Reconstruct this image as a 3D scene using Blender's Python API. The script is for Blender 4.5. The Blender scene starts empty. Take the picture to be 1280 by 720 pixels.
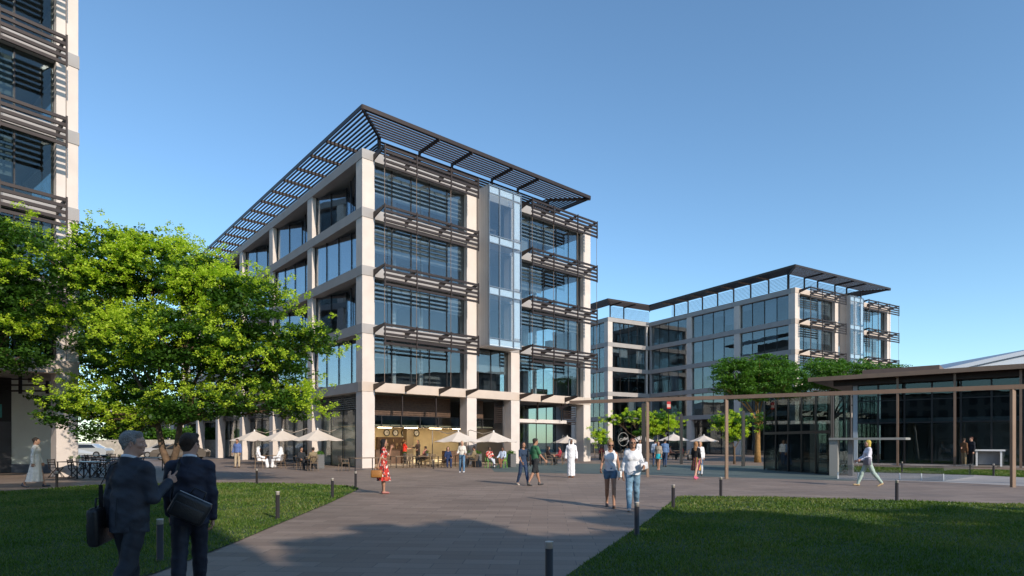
import bpy, math, random
import numpy as np
from mathutils import Vector, Matrix
random.seed(7); rng = np.random.default_rng(7)
R = math.radians
S = bpy.context.scene
COL = S.collection
F, HY, CAMH = 745.0, 553.0, 1.6          # focal length in px of the 1280 wide photo, horizon row, eye height

def GP(px, py):                          # ground point seen at a pixel
    Y = CAMH*F/(py-HY); return Vector(((px-640)/F*Y, Y, 0))
def PP(px, py, Y): return Vector(((px-640)/F*Y, Y, CAMH+(HY-py)/F*Y))

# ------------------------------------------------------------------ materials
MATS = {}
def mat(name, color, rough=.7, metal=0, var=0.0, vscale=3.0, bump=0.0, bscale=60.0, spec=.5, trans=0.0, coat=0):
    if name in MATS: return MATS[name]
    m = bpy.data.materials.new(name); m.use_nodes = True
    nt = m.node_tree; p = nt.nodes['Principled BSDF']
    p.inputs['Base Color'].default_value = (*color, 1)
    p.inputs['Roughness'].default_value = rough; p.inputs['Metallic'].default_value = metal
    p.inputs['Specular IOR Level'].default_value = spec
    if coat: p.inputs['Coat Weight'].default_value = coat
    tc = nt.nodes.new('ShaderNodeTexCoord')
    if var:
        n = nt.nodes.new('ShaderNodeTexNoise'); n.inputs['Scale'].default_value = vscale; n.inputs['Detail'].default_value = 5
        nt.links.new(tc.outputs['Object'], n.inputs['Vector'])
        r = nt.nodes.new('ShaderNodeMapRange'); r.inputs[1].default_value=.3; r.inputs[2].default_value=.7
        r.inputs[3].default_value = 1-var; r.inputs[4].default_value = 1+var
        nt.links.new(n.outputs['Fac'], r.inputs[0])
        mx = nt.nodes.new('ShaderNodeVectorMath'); mx.operation='SCALE'; mx.inputs[0].default_value = color
        nt.links.new(r.outputs[0], mx.inputs['Scale']); nt.links.new(mx.outputs[0], p.inputs['Base Color'])
    if bump:
        n2 = nt.nodes.new('ShaderNodeTexNoise'); n2.inputs['Scale'].default_value = bscale; n2.inputs['Detail'].default_value = 4
        nt.links.new(tc.outputs['Object'], n2.inputs['Vector'])
        b = nt.nodes.new('ShaderNodeBump'); b.inputs['Strength'].default_value = bump; b.inputs['Distance'].default_value=.02
        nt.links.new(n2.outputs['Fac'], b.inputs['Height']); nt.links.new(b.outputs[0], p.inputs['Normal'])
    MATS[name] = m; return m

def glass_mat(name, tint, refl=.12, rtint=(1,1,1), rough=0.0):
    if name in MATS: return MATS[name]
    m = bpy.data.materials.new(name); m.use_nodes = True
    nt = m.node_tree; nt.nodes.clear()
    o = nt.nodes.new('ShaderNodeOutputMaterial'); t = nt.nodes.new('ShaderNodeBsdfTransparent'); t.inputs[0].default_value=(*[c**.5 for c in tint],1)
    g = nt.nodes.new('ShaderNodeBsdfGlossy'); g.inputs['Color'].default_value=(*rtint,1); g.inputs['Roughness'].default_value=rough
    lw = nt.nodes.new('ShaderNodeLayerWeight'); lw.inputs[0].default_value=.5
    fr = nt.nodes.new('ShaderNodeMath'); fr.operation='POWER'; fr.inputs[1].default_value=4.0; nt.links.new(lw.outputs['Facing'],fr.inputs[0])
    ad = nt.nodes.new('ShaderNodeMath'); ad.operation='MULTIPLY_ADD'; ad.inputs[1].default_value=.7; ad.inputs[2].default_value=.02+refl*.5; ad.use_clamp=True
    mx = nt.nodes.new('ShaderNodeMixShader')
    # gentle waviness of real panes
    tc = nt.nodes.new('ShaderNodeTexCoord'); n = nt.nodes.new('ShaderNodeTexNoise'); n.inputs['Scale'].default_value=.7
    nt.links.new(tc.outputs['Object'], n.inputs['Vector'])
    b = nt.nodes.new('ShaderNodeBump'); b.inputs['Strength'].default_value=.05; b.inputs['Distance'].default_value=.05
    nt.links.new(n.outputs['Fac'], b.inputs['Height']); nt.links.new(b.outputs[0], g.inputs['Normal'])
    nt.links.new(fr.outputs[0], ad.inputs[0]); nt.links.new(ad.outputs[0], mx.inputs[0])
    nt.links.new(t.outputs[0], mx.inputs[1]); nt.links.new(g.outputs[0], mx.inputs[2]); nt.links.new(mx.outputs[0], o.inputs[0])
    MATS[name]=m; return m

def leaf_mat(name, color, color2, tr=.45):
    m = bpy.data.materials.new(name); m.use_nodes=True; nt=m.node_tree; nt.nodes.clear()
    o = nt.nodes.new('ShaderNodeOutputMaterial'); d=nt.nodes.new('ShaderNodeBsdfPrincipled'); t=nt.nodes.new('ShaderNodeBsdfTranslucent')
    d.inputs['Roughness'].default_value=.5; d.inputs['Specular IOR Level'].default_value=.35
    geo=nt.nodes.new('ShaderNodeNewGeometry'); ramp=nt.nodes.new('ShaderNodeValToRGB')
    ramp.color_ramp.elements[0].color=(*color,1); ramp.color_ramp.elements[1].color=(*color2,1)
    nt.links.new(geo.outputs['Random Per Island'], ramp.inputs[0])
    nt.links.new(ramp.outputs[0], d.inputs['Base Color'])
    sc=nt.nodes.new('ShaderNodeVectorMath'); sc.operation='MULTIPLY'; sc.inputs[1].default_value=(1.5,1.6,.6)
    nt.links.new(ramp.outputs[0], sc.inputs[0]); nt.links.new(sc.outputs[0], t.inputs[0])
    mx=nt.nodes.new('ShaderNodeMixShader'); mx.inputs[0].default_value=tr
    nt.links.new(d.outputs[0],mx.inputs[1]); nt.links.new(t.outputs[0],mx.inputs[2]); nt.links.new(mx.outputs[0],o.inputs[0])
    MATS[name]=m; return m

def paving_mat(name, c1, c2, mortar, rot=0.1, bw=.6, bh=.2, var=.25):
    m=bpy.data.materials.new(name); m.use_nodes=True; nt=m.node_tree; p=nt.nodes['Principled BSDF']
    tc=nt.nodes.new('ShaderNodeTexCoord'); mp=nt.nodes.new('ShaderNodeMapping'); mp.inputs['Rotation'].default_value[2]=rot
    nt.links.new(tc.outputs['Object'],mp.inputs[0])
    br=nt.nodes.new('ShaderNodeTexBrick'); br.inputs['Color1'].default_value=(*c1,1); br.inputs['Color2'].default_value=(*c2,1)
    br.inputs['Mortar'].default_value=(*mortar,1); br.inputs['Scale'].default_value=1; br.inputs['Brick Width'].default_value=bw
    br.inputs['Row Height'].default_value=bh; br.inputs['Mortar Size'].default_value=.006; br.inputs['Bias'].default_value=-.1
    nt.links.new(mp.outputs[0],br.inputs[0])
    n=nt.nodes.new('ShaderNodeTexNoise'); n.inputs['Scale'].default_value=.35; n.inputs['Detail'].default_value=6
    nt.links.new(tc.outputs['Object'],n.inputs[0])
    r=nt.nodes.new('ShaderNodeMapRange'); r.inputs[1].default_value=.3; r.inputs[2].default_value=.7; r.inputs[3].default_value=1-var*.6; r.inputs[4].default_value=1+var*.6
    nt.links.new(n.outputs['Fac'],r.inputs[0])
    n3=nt.nodes.new('ShaderNodeTexNoise'); n3.inputs['Scale'].default_value=25; n3.inputs['Detail'].default_value=4
    nt.links.new(tc.outputs['Object'],n3.inputs[0])
    r3=nt.nodes.new('ShaderNodeMapRange'); r3.inputs[3].default_value=.85; r3.inputs[4].default_value=1.15
    nt.links.new(n3.outputs['Fac'],r3.inputs[0])
    mu=nt.nodes.new('ShaderNodeMath'); mu.operation='MULTIPLY'; nt.links.new(r.outputs[0],mu.inputs[0]); nt.links.new(r3.outputs[0],mu.inputs[1])
    s=nt.nodes.new('ShaderNodeVectorMath'); s.operation='SCALE'; nt.links.new(br.outputs[0],s.inputs[0]); nt.links.new(mu.outputs[0],s.inputs['Scale'])
    nt.links.new(s.outputs[0],p.inputs['Base Color'])
    rr=nt.nodes.new('ShaderNodeMapRange'); rr.inputs[3].default_value=.5; rr.inputs[4].default_value=.8
    nt.links.new(n.outputs['Fac'],rr.inputs[0]); nt.links.new(rr.outputs[0],p.inputs['Roughness'])
    p.inputs['Specular IOR Level'].default_value=.35
    b=nt.nodes.new('ShaderNodeBump'); b.inputs['Strength'].default_value=.3; b.inputs['Distance'].default_value=.004
    nt.links.new(br.outputs['Fac'],b.inputs['Height']); b.invert=True; nt.links.new(b.outputs[0],p.inputs['Normal'])
    MATS[name]=m; return m

def stripes_mat(name, cols, scale, axis='X', wave=0.0, noise=0.0):
    m=bpy.data.materials.new(name); m.use_nodes=True; nt=m.node_tree; p=nt.nodes['Principled BSDF']; p.inputs['Roughness'].default_value=.85
    tc=nt.nodes.new('ShaderNodeTexCoord')
    if noise:
        w=nt.nodes.new('ShaderNodeTexVoronoi'); w.inputs['Scale'].default_value=scale
        mp=nt.nodes.new('ShaderNodeMapping'); mp.inputs['Scale'].default_value=(1,1,.55)
        nt.links.new(tc.outputs['Object'],mp.inputs[0]); nt.links.new(mp.outputs[0],w.inputs['Vector'])
        sx=nt.nodes.new('ShaderNodeSeparateColor'); nt.links.new(w.outputs['Color'],sx.inputs[0]); src=sx.outputs[0]
    else:
        w=nt.nodes.new('ShaderNodeTexWave'); w.wave_type='BANDS'; w.bands_direction=axis; w.wave_profile='SAW'
        w.inputs['Scale'].default_value=scale; w.inputs['Distortion'].default_value=wave
        nt.links.new(tc.outputs['Object'],w.inputs['Vector']); src=w.outputs['Fac']
    rp=nt.nodes.new('ShaderNodeValToRGB'); rp.color_ramp.interpolation='CONSTANT'
    el=rp.color_ramp.elements
    el[0].color=(*cols[0],1); el[1].position=1/len(cols); el[1].color=(*cols[1],1)
    for i,c in enumerate(cols[2:],2):
        e=el.new(i/len(cols)); e.color=(*c,1)
    nt.links.new(src,rp.inputs[0]); nt.links.new(rp.outputs[0],p.inputs['Base Color'])
    MATS[name]=m; return m

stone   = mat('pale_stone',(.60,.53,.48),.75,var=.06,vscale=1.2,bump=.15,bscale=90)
beamlit  = mat('beam_stone_lit',(.52,.43,.36),.75,var=.06,vscale=1.0,bump=.15,bscale=90)  # lighter copy of the beam stone, light from above put into its colour
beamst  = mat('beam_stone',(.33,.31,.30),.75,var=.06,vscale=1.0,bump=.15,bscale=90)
bronze  = mat('bronze_metal',(.030,.019,.016),.45,metal=.3,var=.1,vscale=2)
bronze2 = mat('tan_bronze',(.23,.155,.11),.45,metal=.2,var=.08,vscale=2)
darkm   = mat('dark_metal',(.025,.023,.024),.4,metal=.3)
glassB  = glass_mat('facade_glass',(.53,.59,.61),.16,(.90,.95,.98))
glassS  = glass_mat('side_glass',(.50,.56,.60),.50,(.90,.95,1.0))
glassO  = glass_mat('oriel_glass',(.70,.75,.79),.16,(.90,.94,.97))
glassC  = glass_mat('clear_glass',(.80,.87,.86),.03)
glassD  = glass_mat('pavilion_glass',(.36,.43,.43),.09,(.6,.7,.74))
inter   = mat('interior_wall',(.24,.25,.26),.8,var=.15,vscale=.8)
interD  = mat('interior_dark',(.07,.07,.075),.8,var=.2,vscale=.8)
ceilm   = mat('ceiling_board',(.32,.31,.30),.8)
blind   = mat('roller_blind',(.31,.34,.37),.9,var=.05,vscale=2)
frost   = mat('frosted_panel',(.74,.80,.82),.5)
cream   = mat('cream_plaster',(.62,.52,.34),.8,var=.05)
wood    = mat('brown_wood',(.09,.05,.03),.6,var=.3,vscale=6)
whitep  = mat('white_paint',(.78,.78,.77),.5)
brick   = paving_mat('oriel_tiles',(.40,.38,.36),(.46,.43,.41),(.2,.19,.18),0,.6,.25)

# ------------------------------------------------------------------ mesh helpers
class MB:
    def __init__(s, M=None): s.v=[]; s.f=[]; s.M=M or Matrix.Identity(4)
    def add(s, vs, fs, M=None):
        n=len(s.v); X=s.M@M if M is not None else s.M
        s.v += [tuple(X@Vector(p)) for p in vs]; s.f += [tuple(i+n for i in f) for f in fs]; return s
    def box(s,x0,x1,y0,y1,z0,z1,M=None):
        return s.add([(x0,y0,z0),(x1,y0,z0),(x1,y1,z0),(x0,y1,z0),(x0,y0,z1),(x1,y0,z1),(x1,y1,z1),(x0,y1,z1)],
              [(3,2,1,0),(4,5,6,7),(0,1,5,4),(1,2,6,5),(2,3,7,6),(3,0,4,7)],M)
    def prism(s,poly,z0,z1,M=None):
        n=len(poly)
        return s.add([(x,y,z0) for x,y in poly]+[(x,y,z1) for x,y in poly],
              [tuple(range(n))[::-1],tuple(range(n,2*n))]+[(i,(i+1)%n,n+(i+1)%n,n+i) for i in range(n)],M)
    def bar(s,p,q,w,h=None):
        p=Vector(p); q=Vector(q); h=h or w; d=(q-p); L=d.length
        z=d.normalized(); up=Vector((0,0,1)) if abs(z.z)<.95 else Vector((1,0,0)); x=z.cross(up).normalized(); y=x.cross(z)
        M=Matrix((( x.x,y.x,z.x,p.x),(x.y,y.y,z.y,p.y),(x.z,y.z,z.z,p.z),(0,0,0,1)))
        return s.box(-w/2,w/2,-h/2,h/2,0,L,M)
    def tube(s,pts,rad,n=8,caps=True):
        pts=[Vector(p) for p in pts]; m=len(pts)
        if not hasattr(rad,'__len__'): rad=[rad]*m
        vs=[];fs=[]; prev=None
        for i,p in enumerate(pts):
            d=(pts[min(i+1,m-1)]-pts[max(i-1,0)]).normalized()
            if prev is None: prev=Vector((1,0,0)) if abs(d.x)<.9 else Vector((0,1,0))
            x=(prev-d*prev.dot(d)).normalized(); prev=x; y=d.cross(x)
            for k in range(n):
                a=2*math.pi*k/n; vs.append(p+(x*math.cos(a)+y*math.sin(a))*rad[i])
        for i in range(m-1):
            for k in range(n):
                fs.append((i*n+k,i*n+(k+1)%n,(i+1)*n+(k+1)%n,(i+1)*n+k))
        if caps: fs.append(tuple(range(n))[::-1]); fs.append(tuple(range((m-1)*n,m*n)))
        return s.add(vs,fs)
    def lathe(s,prof,c=(0,0,0),n=20):
        vs=[];fs=[]
        for r,z in prof:
            for k in range(n):
                a=2*math.pi*k/n; vs.append((c[0]+r*math.cos(a),c[1]+r*math.sin(a),c[2]+z))
        for i in range(len(prof)-1):
            for k in range(n): fs.append((i*n+k,i*n+(k+1)%n,(i+1)*n+(k+1)%n,(i+1)*n+k))
        fs.append(tuple(range(n))[::-1]); fs.append(tuple(range((len(prof)-1)*n,len(prof)*n)))
        return s.add(vs,fs)
    def build(s,name,m,parent=None,smooth=False,bevel=0):
        me=bpy.data.meshes.new(name); me.from_pydata(s.v,[],s.f); me.materials.append(m)
        if smooth: me.polygons.foreach_set('use_smooth',[True]*len(me.polygons))
        o=bpy.data.objects.new(name,me); COL.objects.link(o); o.parent=parent
        if bevel:
            b=o.modifiers.new('bevel','BEVEL'); b.width=bevel; b.segments=2; b.limit_method='ANGLE'
        return o

def npmesh(name, V, Fq, mats, parent=None, smooth=True, midx=None):
    me=bpy.data.meshes.new(name); V=np.asarray(V,dtype=np.float32); Fq=np.asarray(Fq,dtype=np.int32)
    k=Fq.shape[1]
    me.vertices.add(len(V)); me.vertices.foreach_set('co',V.ravel())
    me.loops.add(Fq.size); me.loops.foreach_set('vertex_index',Fq.ravel())
    me.polygons.add(len(Fq)); me.polygons.foreach_set('loop_start',np.arange(0,Fq.size,k,dtype=np.int32))
    me.polygons.foreach_set('loop_total',np.full(len(Fq),k,dtype=np.int32))
    for m in (mats if isinstance(mats,list) else [mats]): me.materials.append(m)
    if midx is not None: me.polygons.foreach_set('material_index',np.asarray(midx,dtype=np.int32))
    me.polygons.foreach_set('use_smooth',np.full(len(Fq),smooth))
    me.update(calc_edges=True)
    o=bpy.data.objects.new(name,me); COL.objects.link(o); o.parent=parent; return o

def tag(o,label=None,cat=None,group=None,kind=None):
    if label: o['label']=label; (len(label.split())>16) and print('LONG',label)
    if cat: o['category']=cat
    if group: o['group']=group
    if kind: o['kind']=kind
    return o
def empty(name,loc,rz=0,label=None,cat=None,group=None):
    o=bpy.data.objects.new(name,None); COL.objects.link(o); o.location=loc; o.rotation_euler[2]=rz; o.empty_display_size=.2
    return tag(o,label,cat,group)
def copy_tree(o,parent=None):
    c=o.copy(); COL.objects.link(c); c.parent=parent
    for ch in list(o.children): copy_tree(ch,c)
    return c
def place(o,loc,rz=0,label=None,group=None,cat=None,scale=None):
    o.location=loc; o.rotation_euler[2]=rz
    if scale: o.scale=(scale,)*3
    return tag(o,label,cat,group)

# ------------------------------------------------------------------ world, sun, camera
w=bpy.data.worlds.new('World'); S.world=w; w.use_nodes=True
nt=w.node_tree; bg=nt.nodes['Background']; sky=nt.nodes.new('ShaderNodeTexSky'); sky.sky_type='NISHITA'; sky.sun_disc=False
SUN=Vector((.60,-.80,0)).normalized(); EL=R(27)
sky.sun_elevation=EL; sky.sun_rotation=math.atan2(SUN.x,SUN.y)
sky.air_density=1.0; sky.dust_density=.3; sky.ozone_density=3.0
tn=nt.nodes.new('ShaderNodeVectorMath'); tn.operation='MULTIPLY'; tn.inputs[1].default_value=(1.02,1.19,1.20); nt.links.new(sky.outputs[0],tn.inputs[0]); nt.links.new(tn.outputs[0],bg.inputs[0]); bg.inputs[1].default_value=.15
sd=bpy.data.lights.new('sun','SUN'); sd.energy=4.1; sd.angle=R(.6); sd.color=(1,.88,.74)
so=bpy.data.objects.new('sun',sd); COL.objects.link(so)
dv=Vector((SUN.x*math.cos(EL),SUN.y*math.cos(EL),math.sin(EL))); so.rotation_euler=dv.to_track_quat('Z','Y').to_euler()
so.location=(20,-20,40)
cd=bpy.data.cameras.new('camera'); cd.sensor_width=36; cd.lens=F/1280*36; cd.shift_y=(HY-360)/1280; cd.clip_end=3000; cd.clip_start=.05
co=bpy.data.objects.new('camera',cd); COL.objects.link(co); co.location=(0,0,CAMH); co.rotation_euler=(R(90),0,0); S.camera=co
S.view_settings.view_transform='Standard'; S.view_settings.look='None'; S.view_settings.exposure=.24

# ------------------------------------------------------------------ ground
pav=paving_mat('plaza_paving',(.205,.152,.120),(.275,.21,.168),(.12,.1,.085),.06,.75,.3)
pav2=paving_mat('pale_paving',(.33,.30,.28),(.38,.35,.33),(.2,.18,.17),.06,.9,.45)
teal=paving_mat('green_stone',(.085,.115,.11),(.11,.14,.13),(.06,.07,.07),.06,.9,.3)
asph=mat('asphalt',(.06,.06,.062),.85,var=.2,vscale=2,bump=.3)
soil=mat('lawn_soil',(.028,.055,.012),.95,var=.3,vscale=4)
def sheet(name,poly,z,m):
    o=MB().add([(p[0],p[1],z) for p in poly],[tuple(range(len(poly)))]).build(name,m); return tag(o,kind='structure')
sheet('ground',[(-900,-400),(900,-400),(900,1500),(-900,1500)],-.02,mat('dry_ground',(.22,.19,.15),.9,var=.2,vscale=.05))
sheet('plaza_pavement',[(-70,-60),(90,-60),(90,110),(-70,110)],0,pav)
sheet('road',[(-120,58),(-22,58),(-22,66),(-120,66)],.004,asph)
sheet('green_stone_paving',[GP(612,583)[:2],GP(618,590)[:2],GP(800,593.5)[:2],GP(1060,601)[:2],GP(1225,597)[:2],GP(1010,583)[:2],GP(640,578.5)[:2]],.004,teal)
LL=[GP(*p)[:2] for p in [(-150,640),(-150,622),(0,615),(130,606.5),(230,604),(320,604),(400,606),(440,608.5),(449,610.5),(446,613),(410,630),(347,656),(300,676),(190,719)]]
LL+=[(-5.5,5.0),(-9.5,2.5),(-20,2.5)]
RL=[GP(*p)[:2] for p in [(852,620.5),(1000,622.5),(1280,631)]]
RL=[GP(846,622)[:2]]+RL+[GP(1500,639)[:2],(22,8),(16,2.2),(3.6,2.2)]+[GP(p[0],p[1])[:2] for p in [(706,722),(760,685),(812,650)]]
BL=[GP(*p)[:2] for p in [(1048,589.5),(1217,593.5),(1330,599.5),(1330,591),(1280,588.5),(1048,583)]]
for poly in (LL,RL,BL):
    sheet('lawn_ground',poly,.012,soil)

def inpoly(X,Y,poly):
    c=np.zeros(len(X),bool); n=len(poly)
    for i in range(n):
        x0,y0=poly[i]; x1,y1=poly[(i+1)%n]
        if y0==y1: continue
        t=((y0>Y)!=(y1>Y))&(X<(x1-x0)*(Y-y0)/(y1-y0)+x0); c^=t
    return c
grassm=leaf_mat('grass_blades',(.045,.10,.010),(.11,.175,.02),.3)
g_nt=grassm.node_tree; g_r=[n for n in g_nt.nodes if n.type=='VALTORGB'][0]; g_geo=[n for n in g_nt.nodes if n.type=='NEW_GEOMETRY'][0]
g_n=g_nt.nodes.new('ShaderNodeTexNoise'); g_n.inputs['Scale'].default_value=.45; g_n.inputs['Detail'].default_value=5
g_tc=g_nt.nodes.new('ShaderNodeTexCoord'); g_nt.links.new(g_tc.outputs['Object'],g_n.inputs[0])
g_m=g_nt.nodes.new('ShaderNodeMath'); g_m.operation='MULTIPLY_ADD'; g_m.inputs[1].default_value=2.4; g_m.inputs[2].default_value=-1.1; g_nt.links.new(g_n.outputs['Fac'],g_m.inputs[0])
g_a=g_nt.nodes.new('ShaderNodeMath'); g_a.operation='ADD'; g_a.use_clamp=True; g_nt.links.new(g_m.outputs[0],g_a.inputs[0]); g_nt.links.new(g_geo.outputs['Random Per Island'],g_a.inputs[1]); g_nt.links.new(g_a.outputs[0],g_r.inputs[0])
e_=g_r.color_ramp.elements.new(.8); e_.color=(.10,.165,.02,1); g_r.color_ramp.elements[-1].color=(.17,.19,.05,1)
def grass(poly,label,ymax=40):
    P=np.array(poly); x0,y0=P.min(0); x1,y1=P.max(0); Vs=[];n0=0
    bands=[(0,5,1500,.035,.0065),(5,9,1500,.038,.007),(9,14,900,.042,.011),(14,20,420,.046,.019),(20,60,190,.05,.034)]
    for d0,d1,den,hh,ww in bands:
        ya,yb=max(y0,d0),min(y1,d1)
        if yb<=ya: continue
        xa,xb=max(x0,-.95*yb-1),min(x1,.95*yb+1)
        n=int((xb-xa)*(yb-ya)*den); 
        if n<=0: continue
        X=rng.uniform(xa,xb,n);Y=rng.uniform(ya,yb,n)
        k=inpoly(X,Y,poly)&(np.abs(X)<.95*Y+1)&(Y>3.5); X=X[k];Y=Y[k];n=len(X)
        h=hh*rng.uniform(.5,1.3,n)*(1+.35*np.sin(X*2.1+np.sin(Y*1.7))*np.sin(Y*2.3)); a=rng.uniform(0,6.28,n); wv=ww*rng.uniform(.6,1.2,n)
        lx=rng.normal(0,.45,n)*h; ly=rng.normal(0,.45,n)*h
        A=np.stack([X-np.cos(a)*wv,Y-np.sin(a)*wv,np.full(n,.012)],1);B=np.stack([X+np.cos(a)*wv,Y+np.sin(a)*wv,np.full(n,.012)],1)
        C=np.stack([X+lx,Y+ly,.012+h],1)
        Vs.append(np.stack([A,B,C],1).reshape(-1,3))
    V=np.concatenate(Vs); o=npmesh('grass',V,np.arange(len(V)).reshape(-1,3),grassm,smooth=False)
    return tag(o,label,'grass',kind='stuff')
grass(LL,'mown green lawn on the left behind the two men in suits')
grass(RL,'mown green lawn filling the right foreground')
grass(BL,'narrow strip of lawn before the low glass pavilion')

# ------------------------------------------------------------------ office buildings
def frameM(o,x,y):      # local run frame: x along facade, y inward
    return Matrix(((x[0],y[0],0,o[0]),(x[1],y[1],0,o[1]),(0,0,1,0),(0,0,0,1)))
BH=.6
def lv(n): return [5.36+3.592*i for i in range(n)]

def sunshade(root,M,x0,x1,zt,posts,full=True,so=1.43,wires=None):
    b=MB(M)
    if full:
        for k in range(5):
            z=zt-.14-k*.285; b.box(x0,x1,-so-.05,-so+.05,z-.07,z+.07)
    else:
        pass
    s=b if full else None
    bl=[]
    for p in posts:
        brk=MB(M); bl.append(brk)
        if full: brk.box(p-.04,p+.04,-so-.09,-so-.052,zt-1.42,zt-.02)
        brk.add([(p-.03,-.045,zt-.12),(p+.03,-.045,zt-.12),(p+.03,-so+.0,zt-.05),(p-.03,-so+.0,zt-.05),
                 (p-.03,-.045,zt-.52),(p+.03,-.045,zt-.52),(p+.03,-so+.0,zt-.18),(p-.03,-so+.0,zt-.18)],
                [(0,1,2,3),(7,6,5,4),(0,4,5,1),(1,5,6,2),(2,6,7,3),(3,7,4,0)])
    if full:
        o=s.build('sunshade',bronze,root); [k.build('bracket',bronze,o) for k in bl]
    else: [k.build('bracket',bronze,root) for k in bl]

GDEF=[None]
def flat_window(root,M,x0,x1,z0,z1,y=.42,step=1.45,g=None,blinds=0,mull=darkm):
    g=g or GDEF[0]
    MB(M).box(x0,x1,y,y+.03,z0,z1).build('window',g or glassB,root)
    n=max(1,round((x1-x0)/step)); f=MB(M)
    for i in range(n+1):
        x=x0+(x1-x0)*i/n; f.box(max(x0,x-.03),min(x1,x+.03),y-.045,y-.003,z0,z1)
    f.build('window_frame',mull,root)
    if not blinds and z0>1 and n>1:
        vb=MB(M); any_=False
        for i in range(n):
            if random.random()<.4:
                hb=random.choice([.25,.45,.7,.95])*(z1-z0); xa=x0+(x1-x0)*i/n+.05; xb=x0+(x1-x0)*(i+1)/n-.05; vb.box(xa,xb,y+.2,y+.215,z1-hb,z1-.01); any_=True
        if any_: vb.build('blind',blind,root)
    if blinds:
        MB(M).box(x0+.03,x1-.03,y+.22,y+.235,z1-(z1-z0)*blinds,z1-.01).build('blind',blind,root)

def zig_window(root,M,x0,x1,z0,z1,kind):
    W=x1-x0
    if kind==0: pts=[(x0,.35),(x0+.57*W,1.25),(x1,.35)]
    elif kind==1: pts=[(x0,1.0),(x0+.12*W,1.05),(x1,.25)]
    else: pts=[(x0,.42),(x1,.42)]
    g=MB(M); f=MB(M)
    for (a,b) in zip(pts[:-1],pts[1:]):
        a=Vector(a);b=Vector(b);d=(b-a).normalized();n=Vector((-d.y,d.x))*.03
        g.prism([tuple(a),tuple(b),tuple(b+n),tuple(a+n)],z0,z1)
        L=(b-a).length; m=max(1,round(L/1.5))
        for i in range(m+1):
            p=a+d*L*min(max(i/m,.008),.992); q=p-Vector((-d.y,d.x))*.03
            f.box(q.x-.022,q.x+.022,q.y-.025,q.y+.02,z0,z1)
    g.build('window',glassS,root); f.build('window_frame',darkm,root)

def canopy(root,path_out,path_in,z,cross,nsl=9):
    """path_out/path_in: matching polylines (outer/inner edge); slats run between, cross beams at given (seg,t)"""
    b=MB()
    for i in range(len(path_out)-1):
        o0,o1,i0,i1=[Vector((*p,0)) for p in (path_out[i],path_out[i+1],path_in[i],path_in[i+1])]
        for k in range(nsl+1):
            t=k/nsl; a=o0.lerp(i0,t)+Vector((0,0,z)); c=o1.lerp(i1,t)+Vector((0,0,z))
            b.bar(a,c,.10 if k else .08,.08 if k else .26)
    c=b.build('roof_canopy',bronze,root)
    cb=MB()
    for i in range(len(path_out)):
        a=Vector((*path_out[i],z-.11)); d=Vector((*path_in[i],z-.11)); MB().bar(a,d,.14,.2).build('canopy_beam',bronze,c)
    for (i,t) in cross:
        a=Vector((*path_out[i],z-.11)).lerp(Vector((*path_out[i+1],z-.11)),t)
        # perpendicular to outer edge
        d=(Vector(path_out[i+1])-Vector(path_out[i])).normalized(); n=Vector((-d.y,d.x))
        e=Vector(path_in[i])-Vector(path_out[i])
        if n.dot(e)<0: n=-n
        wdt=abs(n.dot(e)); q=a+Vector((n.x,n.y,0))*wdt; MB().bar(a,q,.12,.2).build('canopy_beam',bronze,c)

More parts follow.
